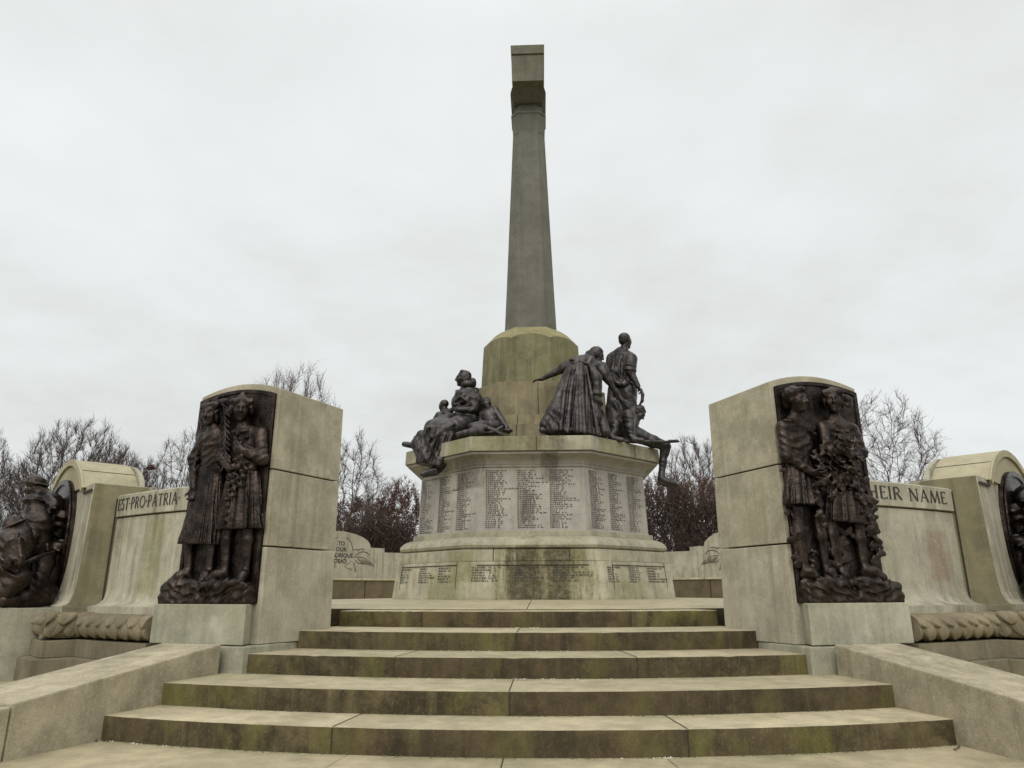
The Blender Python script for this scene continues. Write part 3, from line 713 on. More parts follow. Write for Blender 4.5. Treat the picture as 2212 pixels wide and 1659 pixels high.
# ---- carved names
C1 = """PANTLIN  E C|PARKER  H|PARR  G  H|PARRY  H P|PARRY  J E|PARSONS  G|PARTRIDGE  B|PATTEN  W|PATTEN J O|PAYNE G A JACKSON|PEARSON  J S|PEARSON  M|PEARSON  S|PEERS  A|PENNINGTON A|PERKINS  T|PETERS  R|PHELAN  J|PHILLIPS  C|PHILLIPS  J D|PICKARD  E|PIERCE  E W|PILLINGER H S|PLATT  J H|PLUCK  G|POOLE  F H|POOLE  S B|POTTS  A|PRATT  H"""
C2 = """PRATT  W J|PRICE  W|PRIESTLEY  E|PUGH  H J|PULESTON  G.E.C|PURCELL  J|QUALTROUGH  E W|QUINN  T J|RADCLIFFE S V|RAND  A|RANKIN  W|RATTE|RAWLINSON  W|REDMOND  J.P|REYNOLDS  M C|ROBERTS  E|ROBERTS  G|ROBERTSON  J|ROBERTSON  M|ROBINSON  A S|ROBINSON  D|ROBINSON T "M.M"|ROE  H.P|ROSCOE  C|RUSSELL  W B|RYAN  R|SAGE  A P|SALTMARSH  J T|SANDBACH  F W"""
C3 = """SANDERSON  G|SANFORD  E|SCARFF  G L|SCARRATT  D.A|SCHEERS  G|SCHENKEL  F J|SCOTT  E A|SERGEANT  C J H|SHARP  A|SHARP  H|SHAW  R|SHEARD  O|SHEARS  H|SHEEHAN  J|SHERRATT A B W|SHERRINGTON H S|SHIELDS  J|SHORROCK  H|SIDDORN  A G|SILLITOE  T|SILLS  J|SILVER  F T|SIMMONS  E W|SIMONS  E|SIMPSON  A.H|SIMMS  J|SMITH  A P|SMITH  F|SMITH  E W"""
L1 = """LAWTON  JACKSON|LEA  J|LEE  R|LEES  W H|LEWIS  J|LEWIS  F|LEWIS  J W|LITTLE  R A R|LLOYD  J|LLOYD  F D|LLOYD  W|LORD|LOVE  J|LOWE  J B|LUCAS  A J E|LUNT  R O|LOWARD|LYNN  R J|LYON  H|LOTT  J|MABEY|HART  J R|MAC DEAN  W|MACKAY  R J|MACABE  J|MADDOCKS  J|MADDOCKS  E E|MANN  F|MARCHBANK F"""
L2 = """MARSDEN  H|MARSH  J|MARTIN  W|MASON  R|MATHER  J|MAY  E|MEADOWS  J|MERCER  A|MERRIMAN E L OLDEN|MIDDLETON  J|MILES  H|MILLS  B|MILNE  R|MOORE  J|MORGAN  R|MORRIS  W R|McCANN  J R|McGEE|McLEAN  J|McLOUGHLIN W A|McKAY  R|McNALLY  J J|MEE  F A|MEADOWS  A Y|MELIA  R|MELLOR  J C|MILES  F L|MILLINGTON F|MORACE  W.R|MINNIS  J"""
L3 = """MULLEN  E G|MURPHY  I|MURRAY  J|MYERS  W J|NAGLE  G|NELSON  AMY O|NEVITT  R|NEWBY  PAT J|NIXON  J|NEWBY  J|MURRAY  J L|MURRAY  J|NEVITT  A|NEWALL  J C|NICHOLSON E|NOBLE  R|NORMAN  J R|NORRIS  R|OAKES  J|O BRIEN  E|O BRIEN  J|OLLERENSHAW C.W|OLLERHEAD  R|ONEILL  T|OULTRAM  W E|OWENS  J|OWENS  T|OXTON  J|PALMER  J.A.E"""
R1 = """SMITH  J|SMITH  F|SPEED  J|STANLEY  R J|STANTON  W|STARKEY  J|STATHAM  W L|TAYLOR  J|TASKER  G|TAYLOR  RB M M|TAYLOR  J|TAYLOR  M|TELFORD  K M|THOMAS  J|THOMAS  C|THOMAS  L|THOMAS  W D|TILLEY  W F|TINSLEY  A|TODD  A|TOMKINSON  M|TOWNLEY  W|TRAVIS  C|TREASURE G W|THOMAS  L T|THOMPSON J N|THOMPSON  F|TOBIN  R|TUCKER  C|TURMAN  E R|TURNBALL R"""
R2 = """TURNER  J|TWIST  W|TYRER  M|TYSON  J|UNSWORTH  L|VAUGHAN  W|VERNON  T|WADE  A|WAINWRIGHT  U|WALKER  J|WALLACE  L|WALSH  D|WARD  G|WARREN  J|WATKINS  S|WATSON  G|WATTS  L|WEBB  A M M|WEBSTER  J|WELLS  A|WEST  J|WESTON  AD C|WHALLEY  J C A|WHITE  F M I|WHITEHEAD F B|WILD  R|WILDE  G|WILDING  F|WILKINS  E|WILLIAMS  A"""
R3 = """WILLIAMS  G|WILLIAMS  H|WILLIAMS  J|WILLIAMS  L|WILSON  A|WILSON  E J|WINDSOR  G J|WINSTANLEY E|WOOD  A|WOOD  L|WOODS  L|WOODWARD  L|WOOLLEY  F|WORRALL  C|WRIGHT  TALI C|WRIGHT  L A|WYNNE  J|YATES  J|YATES  W|YOUNG  L C S|YOUNG  J|YATES  F|YOUNG  H V|YATES  AJ|WYNN  J|WYATT  I|WRIGHT  A|WOODS  R"""
def name_col(par, text, side, u_left, z_top, z_bot, a_lo, z_lo, a_hi, z_hi, f, xs=1.0, size=None):
    rows = text.split('|'); n = len(rows); pitch = (z_top-z_bot)/n; size = size or pitch*.98
    b = MB()
    i0, i1 = {0: (0, 1), -1: (7, 0), 1: (1, 2)}[side]
    def P(u, z, lift):
        t = (z-z_lo)/(z_hi-z_lo); a = a_lo+(a_hi-a_lo)*t; r = octa(a, f, z); p0, p1 = Vector(r[i0]), Vector(r[i1])
        dirv = (p1-p0).normalized(); nn = Vector((dirv.y, -dirv.x, 0)); mid = (p0+p1)/2
        return mid+dirv*u+nn*lift
    for k, row in enumerate(rows):
        v, fc = text_mesh(row, size, xs, 1.08, res=1, bold=.0009)
        z = z_top-(k+1)*pitch+pitch*.16; nb = len(b.v)
        b.v += [tuple(P(u_left+x, z+y, .0035)) for x, y in v]; b.f += [tuple(i+nb for i in q) for q in fc]; b.m += [0]*len(fc)
    return b.build('name_list', M['ink'], par)
DIE = dict(a_lo=1.968, z_lo=1.083, a_hi=1.928, z_hi=2.10, f=.435)
for txt, u in ((C1, -.715), (C2, -.215), (C3, .295)): name_col(mem, txt, 0, u, 2.055, 1.125, xs=1.58, **DIE)
for txt, u in ((L1, -.74), (L2, -.23), (L3, .26)): name_col(mem, txt, -1, u, 2.05, 1.125, xs=1.58, **DIE)
for txt, u in ((R1, -.66), (R2, -.185), (R3, .29)): name_col(mem, txt, 1, u, 2.05, 1.125, xs=1.58, **DIE)
BAS = dict(a_lo=2.315, z_lo=.09, a_hi=2.255, z_hi=.617, f=.475)
for txt, u in (('OLIVER  H. J. O.|OSBORNE   J.|OWEN   V.|OWEN   J. E.|PARKER LILY|PARNELL  E E.', -.90), ('PATTERSON  H|PEERS  R|POWELL  J  E.|PRICE  W|PRITCHARD  E|PUGH  T.', -.25), ('PROUDLOVE  R|REID  W V|ROBERTS W A.F.C|ROWLANDS MYFL J|SCOTT  W|SHAW  D. D.', .32)):
    name_col(mem, txt, 0, u, .548, .318, xs=1.65, **BAS)
for txt, u in (('JONES MARY L|KAY  P E|KELLY  J R|KERSEY  R L|LAKE  J|LAKE  J W', -.70), ('LEDSOM  E|LONG  W|MATTHEWS  J H|MCDONALD  H W|MCGRATH FLORENCE|MCKAY  W  L|MCKEOWN  E', -.18), ('MCMILLAN  R|MERRICK  W E|MILEY  J|MOULDER  J G|MURRAY  W|O DRISCOLL  P', .33)):
    name_col(mem, txt, -1, u, .545, .305, xs=1.15, **BAS)
for txt, u in (('SMART DOREEN|SMITH  E|SMITH  L|TASKER  W|TAYLOR  E T|TEPPETT  R L|TAYLOR  W E', -.77), ('THOMAS  E A|THOMAS  D G|THORNTON  B A|TOMPKIN  F W|TREVETHAN E L|WEBSTER  E A C|WESTON  J', -.27), ('WHITTAKER  E W|WILKINS  J|WILLIAMS  R E|WILLIAMS  W|WILLIAMSON ROBERTA|WOODWARD ANN  E', .20)):
    name_col(mem, txt, 1, u, .545, .305, xs=1.15, **BAS)
# ================================================================== sculpting: smooth unions of tapered limbs on a grid, then surface nets
def nv(a): return np.array(a, dtype=np.float32)
def unit(a): a = nv(a); return a/max(1e-9, float(np.linalg.norm(a)))
class Sculpt:
    def __init__(s, vox=.010): s.ops = []; s.vox = vox; s.rip = []
    def cap(s, a, b, ra, rb=None, k=.02, cut=False):
        s.ops.append(('cap', nv(a), nv(b), ra, ra if rb is None else rb, k, cut)); return s
    def chain(s, pts, rs, k=.02, cut=False):
        if isinstance(rs, (int, float)): rs = [rs]*len(pts)
        for i in range(len(pts)-1): s.cap(pts[i], pts[i+1], rs[i], rs[i+1], k, cut)
        return s
    def ell(s, c, r, ax=None, k=.02, cut=False):
        ax = np.eye(3, dtype=np.float32) if ax is None else np.array([unit(x) for x in ax], dtype=np.float32)
        s.ops.append(('ell', nv(c), nv(r), ax, k, cut)); return s
    def box(s, c, h, ax=None, r=.01, k=.015, cut=False):
        ax = np.eye(3, dtype=np.float32) if ax is None else np.array([unit(x) for x in ax], dtype=np.float32)
        s.ops.append(('box', nv(c), nv(h), ax, r, k, cut)); return s
    def skirt(s, p0, p1, r0, r1, ax, n=12, amp=.10, ph=0., k=.02, top=.15, twist=0., irr=.5, bulge=0.):
        """pleated cloth cone from p0 to p1; r0, r1 = half widths along ax and across it"""
        p0, p1 = nv(p0), nv(p1); d = unit(p1-p0); ax = unit(nv(ax)-d*float(np.dot(nv(ax), d))); ay = np.cross(d, ax)
        s.ops.append(('skirt', p0, p1, r0, r1, d, ax, ay, n, amp, ph, k, top, twist, irr, bulge)); return s
    def ripple(s, c, rad_, d, freq, amp, warp=.6):
        """cloth creases round c across direction d"""
        s.rip.append((nv(c), rad_, unit(d), freq, amp, warp)); return s
    def bbox(s, op):
        t = op[0]
        if t == 'cap': r = max(op[3], op[4]); return np.minimum(op[1], op[2])-r, np.maximum(op[1], op[2])+r
        if t == 'ell': r = float(op[2].max()); return op[1]-r, op[1]+r
        if t == 'box': r = float(np.linalg.norm(op[2])); return op[1]-r, op[1]+r
        r = max(max(op[3]), max(op[4]))*1.35; return np.minimum(op[1], op[2])-r, np.maximum(op[1], op[2])+r
    def build(s, name, mat, parent=None, xf=None, relax=1):
        v = s.vox; lo = np.min([s.bbox(o)[0] for o in s.ops if o[-1] is not True], axis=0)-4*v; hi = np.max([s.bbox(o)[1] for o in s.ops if o[-1] is not True], axis=0)+4*v
        n = np.ceil((hi-lo)/v).astype(int)+1
        Dm = np.full(n, .3, dtype=np.float32)
        G = [lo[i]+v*np.arange(n[i], dtype=np.float32) for i in range(3)]
        for op in s.ops:
            b0, b1 = s.bbox(op); t = op[0]
            k = op[11] if t == 'skirt' else op[-2]; cut = op[-1] is True
            m = k+2.5*v
            i0 = np.clip(np.floor((b0-m-lo)/v).astype(int), 0, n-1); i1 = np.clip(np.ceil((b1+m-lo)/v).astype(int)+1, 1, n)
            if np.any(i1 <= i0): continue
            sl = tuple(slice(i0[i], i1[i]) for i in range(3))
            X, Y, Z = np.meshgrid(G[0][sl[0]], G[1][sl[1]], G[2][sl[2]], indexing='ij')
            if t == 'cap':
                a, b, ra, rb = op[1:5]; ab = b-a; L2 = float(ab@ab)+1e-9
                px, py, pz = X-a[0], Y-a[1], Z-a[2]
                h = np.clip((px*ab[0]+py*ab[1]+pz*ab[2])/L2, 0, 1)
                d = np.sqrt((px-h*ab[0])**2+(py-h*ab[1])**2+(pz-h*ab[2])**2)-(ra+(rb-ra)*h)
            elif t == 'ell':
                c, r, ax = op[1:4]; px, py, pz = X-c[0], Y-c[1], Z-c[2]
                q = [(px*ax[i][0]+py*ax[i][1]+pz*ax[i][2])/r[i] for i in range(3)]
                k0 = np.sqrt(q[0]**2+q[1]**2+q[2]**2)+1e-6
                k1 = np.sqrt((q[0]/r[0])**2+(q[1]/r[1])**2+(q[2]/r[2])**2)+1e-6
                d = k0*(k0-1)/k1
            elif t == 'box':
                c, hh, ax, rr = op[1:5]; px, py, pz = X-c[0], Y-c[1], Z-c[2]
                q = [np.abs(px*ax[i][0]+py*ax[i][1]+pz*ax[i][2])-(hh[i]-rr) for i in range(3)]
                d = np.sqrt(np.maximum(q[0],0)**2+np.maximum(q[1],0)**2+np.maximum(q[2],0)**2)+np.minimum(np.maximum(np.maximum(q[0],q[1]),q[2]),0)-rr
            else:
                _, p0, p1, r0, r1, dr, ax, ay, nn, amp, ph, k, top, tw, irr, bul = op
                Ln = float(np.linalg.norm(p1-p0)); px, py, pz = X-p0[0], Y-p0[1], Z-p0[2]
                tt = px*dr[0]+py*dr[1]+pz*dr[2]; h = np.clip(tt/Ln, 0, 1)
                u = px*ax[0]+py*ax[1]+pz*ax[2]; w_ = px*ay[0]+py*ay[1]+pz*ay[2]
                hb = h+bul*np.sin(h*pi)
                ru = r0[0]+(r1[0]-r0[0])*hb; rw = r0[1]+(r1[1]-r0[1])*hb
                th = np.arctan2(w_/rw, u/ru)
                fold = np.sin(nn*th+ph+tw*h)+irr*np.sin((nn*1.618)*th+ph*2.3+1.1*np.sin(3*th+ph))
                fold = 1-np.abs(fold)/(1+irr*.6)*1.4
                scale = 1-amp*np.clip(h+top, 0, 1)*np.clip(-fold+.55, -.6, 1)
                rho = np.sqrt((u/ru)**2+(w_/rw)**2)+1e-6
                d = (rho-scale)*np.minimum(ru, rw)*.85
                d = np.maximum(d, np.maximum(-tt, tt-Ln))
            cur = Dm[sl]
            if cut: cur2 = -d; h = np.maximum(k-np.abs(cur-cur2), 0)/max(k, 1e-6); Dm[sl] = np.maximum(cur, cur2)+h*h*k*.25
            else: h = np.maximum(k-np.abs(cur-d), 0)/max(k, 1e-6); Dm[sl] = np.minimum(cur, d)-h*h*k*.25
        for c, R, d, fr, amp, wp in s.rip:
            i0 = np.clip(np.floor((c-R-lo)/v).astype(int), 0, n-1); i1 = np.clip(np.ceil((c+R-lo)/v).astype(int)+1, 1, n)
            if np.any(i1 <= i0): continue
            sl = tuple(slice(i0[i], i1[i]) for i in range(3))
            X, Y, Z = np.meshgrid(G[0][sl[0]]-c[0], G[1][sl[1]]-c[1], G[2][sl[2]]-c[2], indexing='ij')
            fall = np.clip(1-np.sqrt(X*X+Y*Y+Z*Z)/R, 0, 1); fall = fall*fall*(3-2*fall)
            ph = (X*d[0]+Y*d[1]+Z*d[2])*fr+wp*np.sin(X*fr*.31+1.3)+wp*np.sin(Z*fr*.23+Y*fr*.37)+wp*.6*np.sin((X+Z)*fr*.53)
            Dm[sl] -= amp*fall*(1-1.5*np.abs(np.sin(ph*.5)))
        V, Fc = surface_nets(Dm, lo, v)
        for _ in range(relax): V = relax_mesh(V, Fc)
        if xf is not None:
            o, ax = xf; ax = np.array(ax, dtype=np.float64); det = np.linalg.det(ax)
            V = np.array(o)+V@ax
            if det < 0: Fc = Fc[:, ::-1]
        me = bpy.data.meshes.new(name)
        me.vertices.add(len(V)); me.vertices.foreach_set('co', np.ascontiguousarray(V, dtype=np.float32).ravel())
        me.loops.add(len(Fc)*4); me.loops.foreach_set('vertex_index', np.ascontiguousarray(Fc, dtype=np.int32).ravel())
        me.polygons.add(len(Fc)); me.polygons.foreach_set('loop_start', np.arange(0, len(Fc)*4, 4, dtype=np.int32))
        me.polygons.foreach_set('loop_total', np.full(len(Fc), 4, dtype=np.int32))
        me.update(calc_edges=True); me.validate()
        me.polygons.foreach_set('use_smooth', np.ones(len(me.polygons), dtype=bool))
        me.materials.append(mat)
        return link(name, me, parent)

def surface_nets(Dm, lo, v):
    ins = (Dm < 0); nx, ny, nz = Dm.shape
    cnt = np.zeros((nx-1, ny-1, nz-1), dtype=np.uint8)
    CO = [(i, j, k) for i in (0, 1) for j in (0, 1) for k in (0, 1)]
    for i, j, k in CO: cnt += ins[i:nx-1+i, j:ny-1+j, k:nz-1+k]
    act = np.argwhere((cnt > 0) & (cnt < 8))
    idx = np.full(cnt.shape, -1, dtype=np.int64); idx[act[:,0], act[:,1], act[:,2]] = np.arange(len(act))
    val = {c: Dm[act[:,0]+c[0], act[:,1]+c[1], act[:,2]+c[2]] for c in CO}
    S = np.zeros((len(act), 3)); W = np.zeros(len(act))
    for a in CO:
        for ax in range(3):
            if a[ax]: continue
            b = list(a); b[ax] = 1; b = tuple(b); va, vb = val[a], val[b]
            m = (va < 0) != (vb < 0); t = np.where(m, va/np.where(m, va-vb, 1), 0)
            p = np.zeros((len(act), 3)); p[:] = a; p[:, ax] += t
            S[m] += p[m]; W[m] += 1
    V = (act+S/W[:, None])*v+lo
    F_ = []
    for ax in range(3):
        sl0 = [slice(None)]*3; sl1 = [slice(None)]*3; sl0[ax] = slice(0, -1); sl1[ax] = slice(1, None)
        A_, B_ = ins[tuple(sl0)], ins[tuple(sl1)]
        for flip, m in ((0, A_ & ~B_), (1, ~A_ & B_)):
            e = np.argwhere(m); o1, o2 = [(1, 2), (2, 0), (0, 1)][ax]
            ok = (e[:, o1] > 0) & (e[:, o2] > 0) & (e[:, o1] < Dm.shape[o1]-1) & (e[:, o2] < Dm.shape[o2]-1); e = e[ok]
            if not len(e): continue
            q = []
            for d1, d2 in ((-1, -1), (0, -1), (0, 0), (-1, 0)):
                c = e.copy(); c[:, o1] += d1; c[:, o2] += d2; q.append(idx[c[:,0], c[:,1], c[:,2]])
            q = np.stack(q, 1)
            if flip: q = q[:, ::-1]
            F_.append(q)
    F_ = np.concatenate(F_); return V, F_[(F_ >= 0).all(1)]

def relax_mesh(V, Fc, lam=.35):
    S = np.zeros_like(V); W = np.zeros(len(V))
    for a in range(4):
        for b in ((a+1) % 4, (a+3) % 4):
            np.add.at(S, Fc[:, a], V[Fc[:, b]]); np.add.at(W, Fc[:, a], 1)
    return V+lam*(S/np.maximum(W, 1)[:, None]-V)

def head(S, c, fwd, up, h, neck=None, hair=None, nr=.17, feat=1.):
    """a head with brow, eye sockets, nose, lips, chin, cheeks and ears; c = middle of the head"""
    c = nv(c); f = unit(fwd); u = unit(nv(up)-f*float(np.dot(nv(up), f))); r = np.cross(f, u); P = lambda a, b, d: c+(r*a+f*b+u*d)*h
    A = (r, f, u)
    S.ell(P(0, -.05, .12), (.335*h, .41*h, .37*h), A, .02)
    S.ell(P(0, .11, -.13), (.275*h, .30*h, .365*h), A, .03)
    S.ell(P(0, .30, -.42), (.10*h, .09*h, .08*h), A, .03)
    for s_ in (-1, 1):
        S.ell(P(.17*s_, .26, -.08), (.10*h, .10*h, .10*h), A, .03)
        S.ell(P(.33*s_, -.02, -.02), (.04*h, .09*h, .14*h), A, .008)
    S.cap(P(-.16, .36, .125), P(.16, .36, .125), .05*h, .05*h, .02)
    for s_ in (-1, 1): S.ell(P(.145*s_, .44, .035), (.085*h, .065*h, .05*h), A, .02, cut=True)
    for s_ in (-1, 1): S.ell(P(.145*s_, .345, .035), (.055*h, .05*h, .04*h), A, .006)
    S.cap(P(0, .40, .10), P(0, .50*feat, -.11), .032*h, .062*h, .014)
    for s_ in (-1, 1): S.ell(P(.05*s_, .43, -.125), (.04*h, .045*h, .035*h), A, .01)
    S.ell(P(0, .375, -.225), (.11*h, .06*h, .028*h), A, .008); S.ell(P(0, .365, -.275), (.09*h, .055*h, .03*h), A, .008)
    S.ell(P(0, .44, -.25), (.12*h, .05*h, .007*h), A, .004, cut=True)
    if neck is not None: S.cap(P(0, -.06, -.22), neck, nr*h*1.02, nr*h*1.25, .03)
    return P, A

def hand(S, w, d, n, L=.19, curl=.5, thumb=1, spread=.25, k=.006):
    """a hand: wrist w, pointing along d, palm facing n; four bent fingers of different length and a thumb"""
    w = nv(w); d = unit(d); n = unit(nv(n)-d*float(np.dot(nv(n), d))); a = np.cross(d, n)
    S.ell(w+d*L*.24, (L*.30, L*.10, L*.23), (d, n, a), .02)
    for i, (off, ln) in enumerate(((-.155, .40), (-.05, .46), (.055, .43), (.155, .34))):
        base = w+d*L*.46+a*off*L; dirn = unit(d+a*off*spread)
        q1 = base+(dirn*cos(curl*.5)+n*sin(curl*.5))*ln*L*.45
        q2 = q1+(dirn*cos(curl*1.4)+n*sin(curl*1.4))*ln*L*.33
        q3 = q2+(dirn*cos(curl*2.2)+n*sin(curl*2.2))*ln*L*.25
        S.chain([base, q1, q2, q3], [L*.055, L*.05, L*.044, L*.036], k)
    tb = w+d*L*.16+a*-.19*L*thumb
    t1 = tb+(d*.6-a*thumb*.55+n*.35)*L*.22; t2 = t1+(d*.8-a*thumb*.1+n*.45)*L*.2
    S.chain([tb, t1, t2], [L*.075, L*.06, L*.045], .012)
    return S
# ================================================================== bronze reliefs on the two pillars
def flower(S, c, r, nrm, seed):
    """a rose or leaf tuft: a heart and ragged petals"""
    R_ = random.Random(seed); c = nv(c); n = unit(nrm); a = unit(np.cross(n, nv((.3, .2, .9)))); b = np.cross(n, a)
    S.ell(c, (r*.5, r*.5, r*.45), (a, b, n), .01)
    for i in range(5):
        t = 2*pi*i/5+R_.random(); d = a*cos(t)+b*sin(t)
        S.ell(c+d*r*.55-n*r*.15*R_.random(), (r*.5, r*.36, r*.16), (d+n*.5*R_.uniform(-.2, 1), np.cross(n, d), n), .006)
def leaf(S, c, d, n, L, wd):
    d = unit(d); n = unit(n); S.ell(nv(c)+d*L*.5, (L*.5, wd, wd*.35), (d, np.cross(n, d), n), .006)
def shoe(S, an, toe, w=.042, k=.02):
    an, toe = nv(an), nv(toe); d = unit(toe-an)
    S.chain([an, (an+toe)/2+nv((0, 0, .012)), toe], [w*1.1, w, w*.72], k); S.cap(an-nv((d[0]*.03, d[1]*.03, .035)), toe-nv((0,0,.012)), w*.75, w*.62, k)

def make_relief(s, label):
    p, n, t, A, B = PIL[s]
    org = A; rel = empty('bronze_relief', label, 'relief', A+t*.5+UP*.09+n*.05, 'bronze reliefs on the pillars')
    XF = ((A.x, A.y, 0), ((t.x, t.y, 0), (n.x*.82, n.y*.82, 0), (0, 0, 1)))
    W = lambda u, w_, z: A+t*u+n*w_+UP*z
    u0, u1 = .045, .925
    # backing plate with raised rim and arched top
    def outline(ins, w_, zb):
        pts = [W(u0+ins, w_, zb), W(u1-ins, w_, zb)]
        for i in range(17):
            f = i/16; u = u1-ins+(u0-u1+2*ins)*f; pts.append(W(u, w_-.012*(1.9/1.9), 1.957-ins+.07*(1-(2*f-1)**2)))
        return pts
    b = MB(); b.loft([outline(0, -.05, .09), outline(0, .018, .09)] if s < 0 else [outline(0, .018, .09), outline(0, -.05, .09)])
    b.build('backing_plate', M['bronze'], rel, bevel=.004)
    o1, i1 = outline(0, .034, .09), outline(.03, .034, .12); o0, i0 = outline(0, .012, .09), outline(.03, .012, .12)
    b = MB()
    for i in range(len(o1)):
        j = (i+1) % len(o1); b.prism([o0[i], o0[j], i0[j], i0[i]], [o1[i], o1[j], i1[j], i1[i]])
    b.build('rim', M['bronze'], rel, smooth=True, ang=30)
    mt = M['bronze']
    # rocky ground
    R_ = random.Random(5+s); S = Sculpt(.011)
    S.box((.525, .07, .165), (.475, .115, .085), r=.02, k=.03); S.box((.535, .03, .13), (.475, .16, .042), r=.01, k=.02)
    for i in range(26):
        u = .17+.74*R_.random(); S.ell((u, .04+.13*R_.random(), .215+.045*R_.random()), (.10+.07*R_.random(), .05, .035+.02*R_.random()), ((1, .3*R_.uniform(-1, 1), .35*R_.uniform(-1, 1)), (0, 1, .2), (0, 0, 1)), .02)
    S.ripple((.3, .17, .22), .5, (.6, .3, 1), 85, .020, 1.6); S.ripple((.75, .17, .22), .45, (-.5, .3, 1), 70, .020, 1.8); S.ripple((.55, .17, .25), .5, (1, .3, .3), 55, .014, 1.5)
    S.build('rocky_base', mt, rel, XF)
    fw, up = (0, 1, 0), (0, 0, 1)
    if s < 0:
        # ---- girl in the long dress carrying the palm branch
        S = Sculpt(.0085)
        P, Ax = head(S, (.695, .125, 1.792), (-.12, 1, -.10), (.06, 0, 1), .225, (.66, .075, 1.585))
        S.chain([(.79, .06, 1.585), (.66, .075, 1.60), (.53, .07, 1.575)], [.06, .075, .06], .05)
        S.ell((.66, .06, 1.44), (.150, .085, .20), None, .05); S.ell((.665, .06, 1.29), (.125, .08, .08), None, .04)
        S.chain([(.80, .065, 1.57), (.885, .075, 1.39), (.80, .13, 1.10)], [.058, .052, .036], .03)
        S.chain([(.52, .08, 1.56), (.50, .13, 1.37), (.37, .165, 1.245)], [.058, .054, .036], .03)
        hand(S, (.80, .135, 1.09), (-.05, .2, -1), (-.3, 1, 0), .16, .9, -1)
        hand(S, (.385, .165, 1.25), (-1, .25, -.2), (0, -.2, 1), .16, .6, 1)
        S.ripple((.66, .1, 1.45), .26, (.6, .3, 1), 95, .012, .8); S.ripple((.52, .13, 1.40), .16, (.3, .2, 1), 120, .010, .7); S.ripple((.85, .1, 1.36), .2, (.2, .3, 1), 110, .010, .8)
        S.chain([(.54, .13, 1.53), (.64, .15, 1.49), (.745, .14, 1.51)], .012, .014)   # neckline
        for x in (.83, .56):
            pass
        S.chain([(.83, .05, .62), (.805, .055, .39)], [.05, .038], .03); S.chain([(.57, .05, .62), (.557, .06, .40)], [.05, .038], .03)
        shoe(S, (.808, .07, .345), (.93, .135, .275)); shoe(S, (.557, .075, .34), (.55, .165, .285))
        fig = S.build('girl_with_palm', mt, rel, XF)
        S = Sculpt(.0085)
        S.ell(P(0, -.10, .16), (.385*.225, .42*.225, .38*.225), Ax, .02)
        for sd in (-1, 1): S.ell(P(.30*sd, -.08, -.10), (.10*.225, .26*.225, .33*.225), Ax, .03)
        S.ell(P(0, -.30, -.15), (.33*.225, .2*.225, .3*.225), Ax, .03)
        S.cap(P(-.3, .12, .34), P(.3, .12, .34), .035, .035, .02); S.ripple(P(0, 0, .2), .2, (.4, .6, 1), 110, .010, 1.)
        S.ell(P(.02, .34, .02), (.25*.225, .13*.225, .26*.225), Ax, .01, cut=True)
        S.build('hair', mt, fig, XF)
        S = Sculpt(.0085)
        S.skirt((.665, .055, 1.29), (.69, .07, .595), (.13, .085), (.235, .125), (1, 0, 0), 11, .17, .6, .01, .1, .5)
        S.cap((.55, .09, 1.275), (.78, .09, 1.285), .03, .03, .03)
        S.build('long_dress', mt, fig, XF)
        # ---- girl in jumper and pleated skirt with garland
        S = Sculpt(.0085)
        P, Ax = head(S, (.345, .120, 1.803), (-.55, .85, -.05), (.02, 0, 1), .235, (.33, .07, 1.60))
        S.chain([(.14, .055, 1.575), (.33, .07, 1.60), (.47, .06, 1.57)], [.06, .07, .055], .05)
        S.ell((.305, .065, 1.44), (.165, .09, .20), None, .05); S.ell((.29, .065, 1.27), (.15, .09, .12), None, .05)
        S.chain([(.135, .065, 1.56), (.075, .10, 1.33), (.285, .19, 1.43)], [.062, .058, .036], .03)
        hand(S, (.27, .188, 1.42), (.55, .15, .75), (0, -1, .3), .16, .8, 1)
        S.ripple((.1, .1, 1.38), .19, (.3, .2, 1), 105, .012, .9); S.ripple((.3, .12, 1.42), .24, (-.5, .2, 1), 70, .008, 1.); S.ripple((.28, .12, 1.22), .2, (.2, .1, 1), 80, .01, 1.)
        for x0, x1 in ((.33, .23), (.33, .42)): S.chain([(x0, .155, 1.605), ((x0+x1)/2, .16, 1.59), (x1, .135, 1.605)], [.012, .02, .014], .012)
        S.ell((.235, .16, 1.53), (.025, .02, .022), None, .008); S.ell((.33, .165, 1.57), (.02, .02, .03), None, .008)
        S.chain([(.40, .06, .74), (.405, .06, .62), (.378, .065, .40)], [.055, .052, .038], .03); S.chain([(.175, .06, .74), (.172, .06, .62), (.157, .06, .39)], [.055, .052, .036], .03)
        shoe(S, (.38, .08, .345), (.495, .15, .29)); shoe(S, (.156, .075, .335), (.13, .17, .28))
        fig = S.build('girl_with_garland', mt, rel, XF)
        S = Sculpt(.0085)
        S.ell(P(0, -.10, .17), (.40*.235, .42*.235, .37*.235), Ax, .02)
        for sd in (-1, 1):
            S.ell(P(.40*sd, -.04, .02), (.12*.235, .24*.235, .22*.235), Ax, .03); S.ell(P(.42*sd, .02, -.10), (.09*.235, .14*.235, .12*.235), Ax, .02)
        S.chain([P(-.05, .05, .50), P(0, .04, .66), P(.07, .03, .52)], [.03, .012, .03], .015); S.cap(P(-.36, .16, .32), P(.36, .16, .32), .03, .03, .02)
        S.ripple(P(0, 0, .25), .2, (.7, .5, .6), 100, .010, 1.2)
        S.ell(P(0, .36, .02), (.25*.235, .15*.235, .29*.235), Ax, .01, cut=True)
        S.build('hair', mt, fig, XF)
        S = Sculpt(.0085)
        S.skirt((.285, .06, 1.23), (.285, .065, .715), (.165, .09), (.268, .115), (1, 0, 0), 9, .22, .2, .01, .3, .3, .3)
        S.build('pleated_skirt', mt, fig, XF)
        # ---- palm branch and flower garland
        S = Sculpt(.0085)
